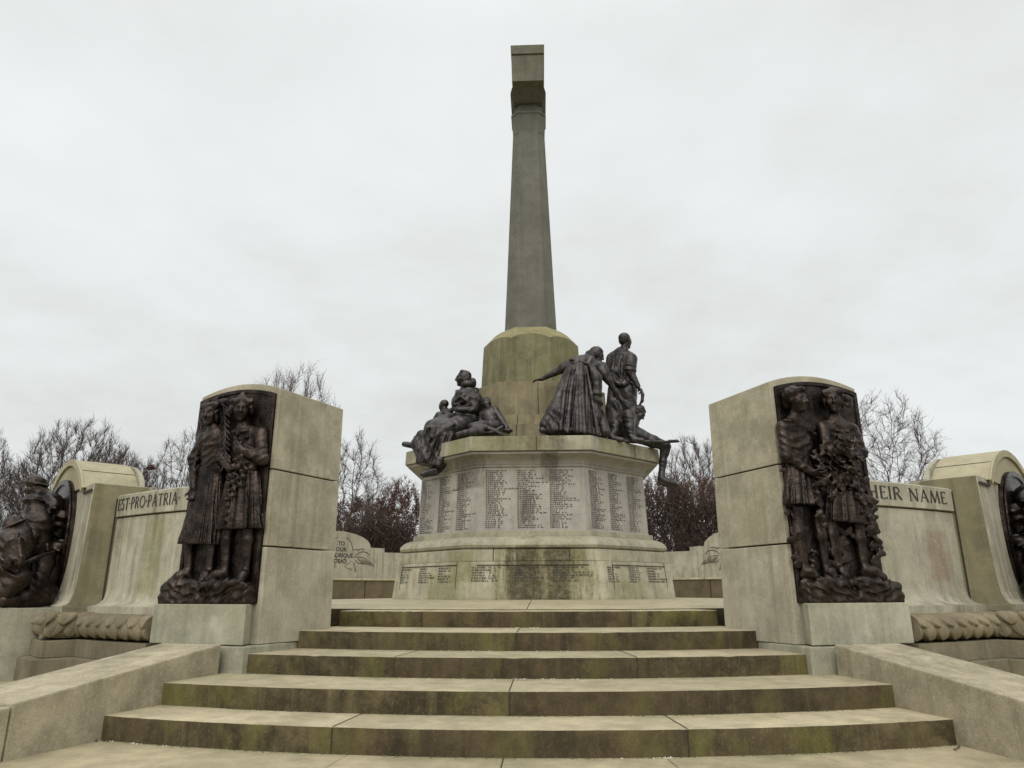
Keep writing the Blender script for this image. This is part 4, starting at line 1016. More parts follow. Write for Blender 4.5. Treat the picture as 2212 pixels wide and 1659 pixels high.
        stem = [(.80, .15, .985), (.815, .14, 1.2), (.835, .10, 1.5), (.825, .07, 1.75), (.775, .055, 1.90), (.69, .06, 1.925), (.60, .085, 1.895), (.54, .115, 1.77), (.495, .135, 1.60), (.45, .17, 1.43), (.41, .18, 1.29)]
        S.chain(stem, [.016, .016, .014, .013, .012, .011, .012, .014, .015, .014, .012], .01)
        for i in range(len(stem)-1):
            a, b_ = nv(stem[i]), nv(stem[i+1])
            for q in range(3):
                m_ = a+(b_-a)*(q/3+.1); d = unit(b_-a)
                for sg in (-1, 1):
                    side = np.cross(d, nv((0, 1, 0)))*sg
                    if i > 0 or q > 2: leaf(S, m_, d*.8+side*.55+nv((0, .12, 0)), (0, 1, .1), (.085 if sg*d[2] < 0 else .11) if i < 4 else .115, .014)
        S.build('palm_branch', mt, rel, XF)
        S = Sculpt(.0085); R_ = random.Random(3)
        spots = [(.25, 1.36), (.30, 1.33), (.21, 1.29), (.27, 1.27), (.33, 1.27), (.18, 1.24), (.24, 1.22), (.30, 1.20), (.36, 1.19), (.20, 1.17), (.26, 1.15), (.32, 1.13), (.37, 1.12), (.23, 1.10), (.29, 1.07), (.35, 1.05), (.38, .98), (.33, 1.0), (.36, .92), (.33, .86), (.35, .80)]
        for i, (u, z) in enumerate(spots): flower(S, (u+R_.uniform(-.012, .012), .185 if z > 1.1 else .18-.03*(1.1-z), z), R_.uniform(.032, .046), (R_.uniform(-.4, .4), 1, R_.uniform(-.2, .5)), i)
        S.build('flower_garland', mt, rel, XF)
    else:
        # ---- taller girl in profile with headscarf, arm under the flowers
        S = Sculpt(.0085)
        P, Ax = head(S, (.185, .125, 1.815), (.35, .93, -.04), (-.08, 0, 1), .235, (.17, .07, 1.61), feat=1.03)
        S.chain([(.06, .06, 1.575), (.18, .07, 1.605), (.34, .06, 1.58)], [.062, .075, .055], .05)
        S.ell((.18, .065, 1.44), (.15, .095, .20), None, .05); S.ell((.19, .06, 1.28), (.125, .08, .10), None, .04)
        S.chain([(.06, .075, 1.56), (.04, .10, 1.31), (.22, .19, 1.16)], [.062, .056, .038], .03)
        hand(S, (.21, .19, 1.165), (1, .25, -.15), (0, -.2, 1), .17, .5, 1)
        S.ripple((.06, .1, 1.42), .2, (.3, .3, 1), 95, .013, .9); S.ripple((.2, .12, 1.44), .22, (-.6, .2, 1), 75, .011, 1.2); S.ripple((.12, .12, 1.22), .16, (-.5, .2, 1), 110, .011, .8)
        for q in range(7): S.ell((.06+.045*q, .125+.01*(q % 2), 1.625-.012*abs(q-1)-.008*q), (.035, .03, .016), ((1, .2, -.5), (0, 1, 0), (.4, 0, 1)), .012)
        S.chain([(.12, .055, .86), (.105, .055, .66), (.118, .06, .40)], [.058, .055, .038], .03); S.chain([(.325, .045, .80), (.325, .05, .64), (.335, .055, .39)], [.056, .052, .036], .03)
        shoe(S, (.12, .07, .345), (.185, .13, .30)); shoe(S, (.337, .07, .34), (.37, .13, .30))
        fig = S.build('girl_in_profile', mt, rel, XF)
        S = Sculpt(.0085)
        S.ell(P(0, -.12, .20), (.40*.235, .46*.235, .36*.235), Ax, .02); S.ell(P(0, -.38, -.05), (.30*.235, .22*.235, .32*.235), Ax, .03)
        S.cap(P(.3, .05, .26), P(.05, .30, .36), .03, .03, .02); S.cap(P(-.3, .05, .26), P(-.05, .30, .36), .03, .03, .02)
        S.ell(P(.30, -.12, -.1), (.1*.235, .2*.235, .26*.235), Ax, .03)
        S.ripple(P(0, -.1, .2), .22, (.3, .9, .6), 95, .010, 1.); S.ell(P(0, .46, -.02), (.28*.235, .20*.235, .33*.235), Ax, .01, cut=True)
        S.build('headscarf', mt, fig, XF)
        S = Sculpt(.0085)
        S.skirt((.19, .06, 1.30), (.175, .07, .885), (.13, .08), (.19, .125), (1, 0, .15), 8, .17, 1.2, .01, .25, .6)
        S.build('short_dress', mt, fig, XF)
        # ---- girl facing front with a bow in her hair
        S = Sculpt(.0085)
        P, Ax = head(S, (.585, .120, 1.835), (-.52, .86, -.04), (.0, 0, 1), .235, (.605, .07, 1.63))
        S.chain([(.47, .06, 1.60), (.61, .07, 1.625), (.775, .06, 1.60)], [.055, .07, .06], .05)
        S.ell((.62, .065, 1.46), (.165, .09, .20), None, .05); S.ell((.61, .06, 1.28), (.15, .085, .14), None, .05)
        S.chain([(.785, .07, 1.585), (.83, .10, 1.375), (.62, .185, 1.33)], [.06, .056, .036], .03); S.chain([(.47, .08, 1.57), (.44, .13, 1.44), (.50, .17, 1.36)], [.055, .05, .036], .03)
        hand(S, (.63, .185, 1.335), (-1, .2, .15), (0, -.4, 1), .16, .5, -1)
        S.ripple((.62, .12, 1.55), .2, (.3, .1, 1), 85, .009, 1.2); S.ripple((.81, .1, 1.42), .2, (.25, .2, 1), 95, .012, 1.); S.ripple((.6, .12, 1.3), .25, (.5, .2, 1), 75, .011, 1.2)
        S.chain([(.50, .12, 1.58), (.58, .15, 1.55), (.68, .15, 1.55), (.74, .12, 1.60)], .013, .014)
        for x in (.70, .76): S.ell((x, .12, 1.605+.02*(x-.7)), (.05, .025, .03), ((1, 0, -.3), (0, 1, 0), (.3, 0, 1)), .015)
        S.chain([(.435, .06, .76), (.438, .06, .65), (.452, .07, .42)], [.056, .052, .037], .03); S.chain([(.72, .06, .75), (.717, .06, .62), (.715, .07, .42)], [.056, .052, .037], .03)
        shoe(S, (.452, .08, .36), (.45, .17, .30)); shoe(S, (.72, .08, .36), (.845, .15, .295))
        fig = S.build('girl_facing_front', mt, rel, XF)
        S = Sculpt(.0085)
        S.ell(P(0, -.10, .19), (.385*.235, .42*.235, .37*.235), Ax, .02)
        for sd in (-1, 1): S.ell(P(.34*sd, -.12, -.02), (.09*.235, .22*.235, .25*.235), Ax, .03)
        S.cap(P(-.3, .16, .33), P(.3, .16, .33), .028, .028, .02)
        for q in ((.62, .03), (.60, -.16), (.5, .12)): S.ell(P(q[0], -.08, q[1]), (.18*.235, .09*.235, .13*.235), (nv((1, 0, .4)), (0, 1, 0), nv((-.4, 0, 1))), .01)
        S.ripple(P(0, 0, .25), .2, (.7, .4, .7), 95, .010, 1.1); S.ell(P(0, .38, .0), (.25*.235, .16*.235, .29*.235), Ax, .01, cut=True)
        S.build('hair', mt, fig, XF)
        S = Sculpt(.0085)
        S.skirt((.60, .06, 1.30), (.565, .065, .745), (.155, .085), (.275, .125), (1, 0, 0), 8, .20, .9, .01, .2, .7)
        S.build('skirt', mt, fig, XF)
        # ---- heaped flowers, trailing sprays and leaves behind
        S = Sculpt(.0085); R_ = random.Random(11)
        for i in range(90):
            f = i/90; z = 1.50-.46*(f**.9); u = .28+.46*R_.random()-.10*(1.35-z if z < 1.35 else 0)
            if z > 1.38: u = .40+.32*R_.random()
            flower(S, (u, .135+.055*R_.random(), z), R_.uniform(.034, .058), (R_.uniform(-.5, .5), 1, R_.uniform(0, .7)), i)
        for (u, z) in ((.24, 1.06), (.27, .99), (.25, .93), (.28, .88), (.27, .82), (.30, .78), (.24, .80), (.72, 1.02), (.70, .95), (.74, .90), (.71, .84), (.78, .81), (.66, .99), (.80, .78), (.45, 1.0), (.40, .96), (.52, 1.02), (.30, .72)):
            flower(S, (u, .175, z), R_.uniform(.03, .045), (R_.uniform(-.4, .4), 1, .2), int(u*100))
        S.ripple((.5, .2, 1.25), .42, (.6, .2, 1), 90, .022, 2.); S.ripple((.5, .2, 1.25), .40, (1, .2, -.5), 70, .018, 2.)
        S.build('heaped_flowers', mt, rel, XF)
        S = Sculpt(.0085)
        for i in range(110):
            side = i % 3; z = .36+.85*R_.random(); u = (.085, .855, .50)[side]+R_.uniform(-.03, .03)*(1 if side < 2 else 4)
            if side == 2: z = .34+.35*R_.random()
            t_ = R_.uniform(0, 2*pi); leaf(S, (u, .045+.03*R_.random(), z), (cos(t_), .25, sin(t_)), (0, 1, 0), R_.uniform(.07, .12), R_.uniform(.022, .034))
        for (u, z) in ((.08, .64), (.07, .55), (.09, .45), (.22, .42), (.24, .50), (.85, .55), (.86, .45), (.84, .66), (.56, .40), (.20, .36), (.83, .74)): flower(S, (u, .06, z), .045, (0, 1, .3), int(u*50+z*90))
        S.build('rose_leaves', mt, rel, XF)
    return rel
make_relief(-1, 'dark bronze of two girls with palm branch and garland, on left pillar')
make_relief(1, 'dark bronze of children holding heaped roses, on right pillar')
# ================================================================== bronze figures on the memorial
def crop(x0, y0, sc): return lambda x, y, Y: nv(at((x0+x/sc)/1.6492, (y0+y/sc)/1.6492, Y))
B2 = M['bronze2']; VX = .0115
def hair_cap(S, P, Ax, h, style='short'):
    S.ell(P(0, -.10, .15), (.375*h, .44*h, .38*h), Ax, .02)
    if style != 'short':
        for sd in (-1, 1): S.ell(P(.31*sd, -.08, -.05), (.11*h, .26*h, .30*h), Ax, .03)
        S.ell(P(0, -.32, -.1), (.30*h, .18*h, .30*h), Ax, .03)
    S.ripple(P(0, -.05, .2), h*.9, (Ax[1]*.5+Ax[2]*.4+Ax[0]*.6), 90, .009, 1.1)
    S.ell(P(0, .38, -.06), (.27*h, .16*h, .34*h), Ax, .01, cut=True)

# ---- seated mother with a shawl, turned to the left
K = crop(1430, 1290, 3.858)
mo = empty('bronze_statue', 'bronze woman seated in profile, shawled, long dress hanging over the plinth corner', 'statue', tuple(K(900, 850, 12.1)), 'bronze statues on the memorial plinth')
S = Sculpt(VX)
P, Ax = head(S, K(848, 226, 12.24), (-1, -.22, -.03), (0, 0, 1), .285, K(905, 430, 12.27), nr=.21, feat=.96)
S.chain([K(900, 420, 12.27), K(905, 560, 12.24), K(900, 760, 12.22)], [.13, .21, .20], .06)
S.chain([K(800, 470, 12.42), K(890, 420, 12.26), K(960, 470, 12.06)], [.10, .10, .11], .05)
S.ell(K(770, 560, 12.22), (.11, .14, .15), None, .05)
S.chain([K(955, 490, 12.04), K(1020, 650, 11.98), K(800, 655, 11.92)], [.095, .085, .05], .03)
hand(S, K(805, 655, 11.92), (-1, .1, .1), (0, 1, .1), .19, .5, 1)
S.chain([K(960, 840, 12.1), K(800, 880, 11.95), K(650, 940, 11.80)], [.19, .17, .135], .05)
S.chain([K(900, 830, 12.3), K(640, 850, 12.2), K(440, 910, 12.02)], [.19, .17, .135], .05)
fig = S.build('figure', B2, mo)
S = Sculpt(VX); hair_cap(S, P, Ax, .285, 'bob')
S.ell(K(905, 305, 12.10), (.105, .085, .075), None, .03); S.ell(K(985, 290, 12.2), (.06, .09, .10), None, .02); S.cap(P(-.2, .12, .42), P(-.3, -.3, .3), .03, .03, .02)
S.build('hair', B2, fig)
S = Sculpt(VX)
S.ell(K(915, 520, 12.14), (.215, .21, .225), None, .05); S.ell(K(1010, 570, 12.08), (.15, .17, .20), None, .05)
S.chain([K(760, 400, 12.15), K(800, 440, 12.02), K(930, 410, 12.02), K(1030, 385, 12.18)], [.03, .07, .07, .05], .05)
for a, b_, c in (((1030, 400), (900, 520), (740, 590)), ((1060, 470), (920, 600), (760, 640)), ((1075, 560), (1000, 640), (880, 640)), ((1070, 650), (960, 660), (850, 625)), ((980, 400), (850, 470), (745, 530))):
    S.chain([K(*a, 12.04), K(*b_, 11.925), K(*c, 12.0)], [.03, .042, .028], .04)
S.chain([K(1060, 560, 12.05), K(1075, 690, 12.02), K(990, 690, 11.98)], [.07, .05, .03], .03)
S.ripple(K(920, 560, 11.95), .36, (.55, 0, 1), 48, .022, .7)
S.build('shawl', B2, fig)
S = Sculpt(VX)
S.chain([K(930, 850, 12.05), K(800, 870, 11.92), K(650, 930, 11.79)], [.17, .17, .155], .05)
S.chain([K(860, 800, 12.3), K(620, 850, 12.15), K(430, 905, 12.02)], [.17, .17, .15], .05)
S.skirt(K(520, 930, 11.86), K(375, 1425, 11.80), (.27, .19), (.225, .15), (1, -.2, -.15), 6, .26, 1.1, .04, .35, .5, .6, .10)
S.chain([K(280, 1010, 12.15), K(215, 1130, 12.16), K(250, 1300, 12.02)], [.10, .10, .06], .06)
S.chain([K(600, 870, 11.98), K(520, 930, 11.90), K(470, 1010, 11.86)], [.15, .16, .15], .07)
for pts, r_ in ((((500, 980), (430, 1150), (350, 1330), (300, 1400)), .035), (((600, 1000), (530, 1200), (430, 1400)), .035), (((690, 1000), (640, 1150), (560, 1330), (520, 1420)), .04), (((370, 900), (310, 1080), (300, 1290), (240, 1370)), .035), (((220, 1060), (240, 1200), (330, 1230)), .03), (((560, 900), (480, 1010), (420, 1030)), .03), (((720, 850), (620, 900), (520, 1000)), .025)):
    S.chain([K(x, y, 11.66 if x > 330 else 11.86) for x, y in pts], r_, .045)
S.chain([K(690, 1030, 11.78), K(640, 1180, 11.80), K(600, 1340, 11.86)], [.10, .12, .10], .05)
S.chain([K(720, 1080, 11.78), K(730, 1200, 11.84), K(650, 1350, 11.92)], [.06, .08, .06], .05)
S.ripple(K(430, 1180, 11.66), .40, (1, 0, .35), 34, .02, .8); S.ripple(K(800, 880, 11.85), .3, (.8, 0, .6), 55, .018, .8)
S.build('long_dress', B2, fig)
S = Sculpt(VX)
S.chain([K(500, 1420, 11.80), K(470, 1480, 11.76), K(290, 1535, 11.66)], [.06, .06, .045], .03); S.cap(K(480, 1530, 11.75), K(300, 1560, 11.66), .035, .03, .02)
S.chain([K(560, 1430, 11.88), K(500, 1500, 11.85)], [.06, .05], .03)
S.build('shoe', B2, fig)
# ---- the two smaller children behind her lap
ch = empty('bronze_statue', 'bronze child with bobbed hair leaning on the seated woman\'s lap, facing left', 'statue', tuple(K(520, 860, 12.3)), 'bronze statues on the memorial plinth')
S = Sculpt(VX)
P, Ax = head(S, K(520, 775, 12.22), (-1, -.25, -.15), (.05, 0, 1), .235, K(590, 900, 12.32), nr=.2)
S.chain([K(580, 880, 12.32), K(640, 900, 12.42)], [.12, .14], .05); S.chain([K(560, 900, 12.2), K(480, 880, 12.12), K(455, 855, 12.1)], [.05, .045, .035], .02)
S.chain([K(300, 1080, 12.30), K(190, 1150, 12.34), K(40, 1128, 12.36)], [.06, .06, .048], .03); S.chain([K(250, 1130, 12.36), K(178, 1140, 12.40), K(192, 1035, 12.40)], [.05, .05, .034], .03)
c1 = S.build('figure', B2, ch)
S = Sculpt(VX); hair_cap(S, P, Ax, .235, 'bob'); S.build('hair', B2, c1)
ch = empty('bronze_statue', 'small bronze child head seen from behind, highest of the children left of the seated woman', 'statue', tuple(K(600, 720, 12.45)), 'bronze statues on the memorial plinth')
S = Sculpt(VX)
P, Ax = head(S, K(578, 600, 12.45), (-.85, .5, -.1), (.05, 0, 1), .20, K(640, 720, 12.42), nr=.2)
S.chain([K(620, 700, 12.42), K(660, 780, 12.4), K(650, 860, 12.42)], [.09, .11, .1], .05); S.chain([K(640, 700, 12.36), K(720, 640, 12.32)], [.05, .045], .02)
c1 = S.build('figure', B2, ch)
S = Sculpt(VX); hair_cap(S, P, Ax, .20); S.build('hair', B2, c1)
# ---- boy reclining on the ledge
bo = empty('bronze_statue', 'bronze boy reclining on the ledge, propped on one arm, beside the seated woman', 'statue', tuple(K(1240, 930, 11.75)), 'bronze statues on the memorial plinth')
S = Sculpt(VX)
P, Ax = head(S, K(1168, 568, 11.86), (.42, -.88, .12), (-.08, .1, 1), .235, K(1190, 690, 11.88), nr=.19)
S.chain([K(1120, 720, 11.90), K(1200, 690, 11.88), K(1285, 665, 11.84)], [.07, .08, .07], .04)
S.ell(K(1210, 760, 11.86), (.115, .10, .14), None, .05); S.chain([K(1215, 780, 11.86), K(1250, 880, 11.76)], [.11, .12], .05)
S.chain([K(1290, 665, 11.84), K(1370, 790, 11.76), K(1450, 900, 11.66)], [.065, .052, .038], .02)
hand(S, K(1440, 890, 11.66), (.5, -.2, -.8), (0, .3, -1), .16, .5, 1)
S.chain([K(1120, 720, 11.9), K(1090, 830, 11.88), K(1020, 900, 11.78)], [.06, .05, .04], .02)
S.chain([K(1290, 880, 11.66), K(1120, 870, 11.52), K(970, 885, 11.46)], [.10, .085, .065], .03)
S.chain([K(975, 895, 11.46), K(1150, 900, 11.42), K(1290, 945, 11.38)], [.065, .055, .036], .02)
S.chain([K(1300, 945, 11.38), K(1385, 890, 11.40)], [.036, .028], .02); S.chain([K(1310, 960, 11.38), K(1370, 1000, 11.36)], [.04, .03], .02)
S.chain([K(1230, 930, 11.66), K(1080, 960, 11.40), K(990, 960, 11.34), K(880, 975, 11.36), K(770, 985, 11.42)], [.09, .07, .075, .05, .03], .03)
S.ell(K(985, 972, 11.30), (.08, .045, .062), None, .03)
S.ripple(K(1220, 800, 11.78), .2, (.4, 0, 1), 80, .012, .8); S.ripple(K(1200, 890, 11.55), .2, (1, 0, .3), 75, .01, .8)
S.ell(K(850, 1025, 11.46), (.13, .10, .028), None, .03); S.ell(K(1180, 985, 11.46), (.22, .12, .02), None, .02); S.ell(K(1460, 945, 11.62), (.09, .08, .035), None, .02)
c1 = S.build('figure', B2, bo)
S = Sculpt(VX); hair_cap(S, P, Ax, .235); S.ripple(P(0, .2, .35), .12, (1, 0, 0), 110, .02, 1); S.build('hair', B2, c1)

# ---- woman bending forward, seen from the back
K = crop(1850, 1170, 2.72)
wo = empty('bronze_statue', 'bronze woman stooping in a long pleated skirt with a bow at her back', 'statue', tuple(K(560, 1020, 11.4)), 'bronze statues on the memorial plinth')
S = Sculpt(VX)
P, Ax = head(S, K(752, 258, 11.60), (.86, -.1, -.42), (.35, 0, 1), .265, K(710, 350, 11.58), nr=.2)
S.chain([K(560, 355, 11.44), K(650, 352, 11.50), K(750, 398, 11.56)], [.15, .165, .15], .07)
S.chain([K(480, 350, 11.56), K(420, 390, 11.58), K(340, 432, 11.64), K(215, 492, 11.72)], [.085, .07, .055, .036], .03)
hand(S, K(220, 490, 11.72), (-1, .1, -.15), (0, -.1, -1), .19, .3, -1)
S.chain([K(800, 375, 11.52), K(830, 450, 11.48), K(862, 500, 11.48), K(935, 622, 11.54)], [.095, .085, .06, .036], .03)
hand(S, K(930, 615, 11.54), (.4, .1, -1), (.3, 1, 0), .19, .6, 1)
S.cap(K(840, 470, 11.48), K(868, 505, 11.48), .078, .07, .015); S.cap(K(415, 375, 11.58), K(395, 410, 11.60), .07, .066, .015)
S.ripple(K(690, 330, 11.45), .34, (.75, 0, -.5), 58, .016, .9)
S.chain([K(300, 1000, 11.36), K(225, 985, 11.30)], [.07, .058], .03)
fig = S.build('figure', B2, wo)
S = Sculpt(VX); hair_cap(S, P, Ax, .27, 'bob'); S.ell(K(680, 245, 11.66), (.075, .06, .06), None, .02); S.ripple(P(0, -.1, .2), .2, (.4, .4, .8), 80, .014, 1); S.build('hair', B2, fig)
S = Sculpt(VX)
S.skirt(K(590, 330, 11.45), K(520, 1035, 11.42), (.20, .15), (.50, .255), (1, 0, 0), 11, .22, .9, .02, .12, .35, .45, .05)
S.chain([K(420, 600, 11.36), K(340, 800, 11.34), K(255, 930, 11.34)], [.06, .11, .10], .06); S.chain([K(380, 800, 11.30), K(330, 980, 11.28)], [.06, .09], .05)
for pts in (((540, 360), (500, 600), (470, 1000)), ((600, 350), (610, 620), (640, 1010)), ((500, 360), (440, 600), (400, 980)), ((650, 370), (700, 640), (760, 1020)), ((570, 350), (560, 640), (560, 1000))):
    S.chain([K(x, y, 11.30-.12*(y-350)/650) for x, y in pts], [.022, .03, .034], .035)
S.ripple(K(350, 880, 11.25), .3, (.8, 0, .55), 50, .018, .7)
S.build('pleated_skirt', B2, fig)
S = Sculpt(VX)
for d in ((-45, -10), (40, 12), (0, 0)): S.ell(K(565+d[0], 312+d[1], 11.33), (.075, .035, .035), None, .02)
S.chain([K(560, 320, 11.32), K(530, 400, 11.27), K(505, 490, 11.27)], [.025, .03, .02], .015); S.chain([K(590, 320, 11.32), K(680, 350, 11.30), K(710, 415, 11.27)], [.03, .035, .03], .02)
S.build('bow', B2, fig)
S = Sculpt(VX)
S.chain([K(690, 370, 11.34), K(750, 480, 11.29), K(760, 620, 11.27)], [.06, .085, .07], .04); S.chain([K(720, 600, 11.30), K(750, 720, 11.27), K(750, 850, 11.25), K(740, 930, 11.25)], [.05, .085, .06, .05], .04)
S.chain([K(770, 520, 11.3), K(785, 640, 11.32), K(720, 640, 11.27)], [.04, .03, .025], .03); S.chain([K(700, 700, 11.25), K(790, 790, 11.28)], [.03, .035], .03); S.chain([K(800, 850, 11.35), K(825, 1000, 11.36)], [.07, .10], .05)
S.ripple(K(750, 700, 11.24), .34, (.4, 0, 1), 42, .024, 1.1)
S.build('apron', B2, fig)

# ---- standing man in shirt sleeves
ma = empty('bronze_statue', 'bronze man standing with rolled sleeves, back turned, tallest of the figures', 'statue', tuple(K(1000, 1000, 12.25)), 'bronze statues on the memorial plinth')
S = Sculpt(VX)
P, Ax = head(S, K(1028, 120, 12.2), (.72, .66, .02), (0, 0, 1), .275, K(1005, 250, 12.22), nr=.23)
S.chain([K(905, 285, 12.36), K(1000, 250, 12.24), K(1080, 300, 12.10)], [.095, .10, .10], .05)
S.cap(K(985, 330, 12.26), K(995, 520, 12.26), .15, .15, .05)
S.cap(K(1080, 300, 12.10), K(1074, 400, 12.04), .115, .108, .04); S.ell(K(1074, 408, 12.04), (.116, .118, .03), ((1, 0, -.2), (0, 1, 0), (.2, 0, 1)), .012); S.cap(K(900, 300, 12.36), K(882, 410, 12.40), .11, .10, .04)
S.chain([K(1080, 310, 12.10), K(1082, 430, 12.02), K(1150, 560, 11.98)], [.085, .07, .045], .03)
hand(S, K(1150, 560, 11.98), (.45, -.1, -1), (-1, 0, -.2), .20, .9, -1)
for q in range(3): S.ell(K(1060, 365+22*q, 12.03), (.088, .10, .022), ((1, 0, -.25), (0, 1, 0), (.25, 0, 1)), .012)
S.chain([K(900, 290, 12.38), K(880, 420, 12.42), K(905, 560, 12.36)], [.085, .07, .05], .03)
S.ripple(K(1075, 360, 11.98), .16, (.2, 0, 1), 75, .012, .7)
fig = S.build('figure', B2, ma)
S = Sculpt(VX)                                   # loose shirt, gathered over the belt
S.skirt(K(992, 262, 12.22), K(996, 540, 12.22), (.175, .13), (.215, .185), (1, -.45, 0), 8, .17, .5, .05, .25, .7, .6, .10)
S.chain([K(915, 275, 12.34), K(990, 245, 12.24), K(1070, 290, 12.12)], [.10, .115, .11], .06)
S.chain([K(960, 225, 12.26), K(1000, 240, 12.12), K(1045, 228, 12.16)], [.03, .035, .03], .02)
S.chain([K(880, 520, 12.32), K(930, 535, 12.10), K(1010, 540, 12.03), K(1095, 525, 12.10)], [.05, .055, .055, .05], .05)
for pts in (((920, 300), (905, 400), (930, 520)), ((975, 290), (950, 420), (985, 525)), ((1040, 310), (1035, 420), (1010, 520))): S.chain([K(x, y, 12.07) for x, y in pts], [.015, .028, .02], .05)
S.ripple(K(1000, 470, 12.02), .26, (.9, 0, .45), 44, .02, 1.)
S.build('shirt', B2, fig)
S = Sculpt(VX); S.ell(P(0, -.09, .16), (.36*.275, .43*.275, .37*.275), Ax, .02); S.ell(P(0, -.28, -.06), (.28*.275, .2*.275, .26*.275), Ax, .02); S.ripple(P(0, -.1, .2), .2, (.5, .5, .7), 90, .007, 1); S.ell(P(0, .40, -.04), (.28*.275, .17*.275, .33*.275), Ax, .01, cut=True); S.build('hair', B2, fig)
S = Sculpt(VX)
S.ell(K(1000, 570, 12.24), (.185, .165, .13), None, .05)
S.chain([K(955, 600, 12.28), K(930, 780, 12.20), K(905, 1000, 12.12)], [.18, .165, .13], .04); S.chain([K(1045, 600, 12.2), K(1045, 780, 12.18), K(1040, 1010, 12.2)], [.18, .165, .13], .04)
S.ripple(K(1000, 700, 12.05), .4, (.8, 0, .45), 38, .03, .9)
S.build('trousers', B2, fig)
S = Sculpt(VX); S.chain([K(1180, 590, 11.96), K(1195, 640, 11.95), K(1192, 700, 11.95), K(1168, 738, 11.97)], [.022, .03, .028, .018], .015); S.chain([K(1085, 520, 12.0), K(1115, 545, 11.98)], [.02, .012], .01); S.build('cap_in_hand', B2, fig)

# ---- seated soldier with head bowed and the lying soldier's hanging leg
so_ = empty('bronze_statue', 'bronze soldier crouching with knees drawn up and head bowed, below the standing man', 'statue', tuple(K(1020, 1060, 11.9)), 'bronze statues on the memorial plinth')
S = Sculpt(VX)
P, Ax = head(S, K(1160, 820, 12.0), (.62, -.25, -.7), (.7, -.1, .6), .255, K(1100, 800, 12.1), nr=.21)
S.chain([K(1110, 820, 12.1), K(1050, 900, 12.12), K(990, 980, 12.12)], [.15, .19, .18], .05)
S.chain([K(980, 990, 12.02), K(1010, 900, 11.86), K(1060, 840, 11.74)], [.14, .125, .10], .04); S.chain([K(1060, 840, 11.72), K(1070, 950, 11.66), K(1090, 1050, 11.62)], [.095, .078, .055], .03)
S.chain([K(950, 980, 12.0), K(930, 950, 11.85), K(930, 925, 11.76)], [.13, .11, .09], .04); S.chain([K(930, 930, 11.74), K(925, 1000, 11.70), K(900, 1045, 11.66)], [.085, .07, .055], .03)
S.chain([K(1130, 860, 12.02), K(1115, 960, 11.95), K(1115, 1040, 11.86)], [.07, .055, .045], .03)
S.ripple(K(1060, 900, 11.64), .2, (.3, 0, 1), 70, .013, .8); S.ripple(K(1085, 1010, 11.6), .12, (.2, 0, 1), 95, .012, .5); S.ripple(K(940, 980, 11.7), .2, (.7, 0, .7), 60, .014, .8)
c1 = S.build('figure', B2, so_)
S = Sculpt(VX); hair_cap(S, P, Ax, .255); S.ripple(P(0, 0, .3), .2, (.6, .3, .7), 85, .016, 1); S.build('hair', B2, c1)
for a, b_, c in (((1085, 1045), (1110, 1078), (1190, 1085)), ((895, 1040), (900, 1065), (1000, 1080))):
    S = Sculpt(VX); S.chain([K(*a, 11.62), K(*b_, 11.60), K(*c, 11.56)], [.06, .055, .042], .03); S.build('boot', B2, c1)
ly = empty('bronze_statue', 'bronze lying soldier, one booted leg hanging over the plinth edge', 'statue', tuple(K(1250, 1090, 12.1)), 'bronze statues on the memorial plinth')
S = Sculpt(VX)
S.chain([K(1100, 1010, 12.15), K(1180, 1050, 12.14), K(1290, 1095, 12.15), K(1420, 1140, 12.16)], [.15, .12, .105, .082], .05)
S.chain([K(1425, 1145, 12.16), K(1415, 1210, 12.18)], [.078, .07], .03); S.chain([K(1400, 1190, 12.2), K(1392, 1300, 12.2), K(1378, 1420, 12.18)], [.07, .066, .052], .03)
S.ripple(K(1250, 1080, 12.0), .3, (1, 0, -.3), 45, .016, .9); S.ripple(K(1392, 1320, 12.14), .14, (.5, 0, 1), 70, .007, .8)
c1 = S.build('figure', B2, ly)
S = Sculpt(VX); S.chain([K(1380, 1400, 12.18), K(1378, 1455, 12.16), K(1450, 1490, 12.12), K(1545, 1508, 12.06)], [.062, .062, .056, .036], .03); S.chain([K(1365, 1495, 12.16), K(1450, 1525, 12.12), K(1555, 1522, 12.05)], [.036, .032, .026], .012); S.build('boot', B2, c1)
ri = empty('rifle', 'bronze rifle lying across the lying soldier, muzzle over the plinth edge', 'rifle', tuple(K(1290, 1095, 12.0)))
S = Sculpt(.009); S.chain([K(1030, 1098, 11.72), K(1180, 1100, 11.82), K(1310, 1098, 11.95)], [.026, .032, .028], .02); S.build('stock', B2, ri)
S = Sculpt(.009); S.chain([K(1300, 1096, 11.94), K(1450, 1100, 12.0), K(1545, 1096, 12.03)], [.022, .022, .017], .01); S.chain([K(1450, 1092, 12.0), K(1530, 1090, 12.02)], [.026, .024], .01); S.build('barrel', B2, ri)

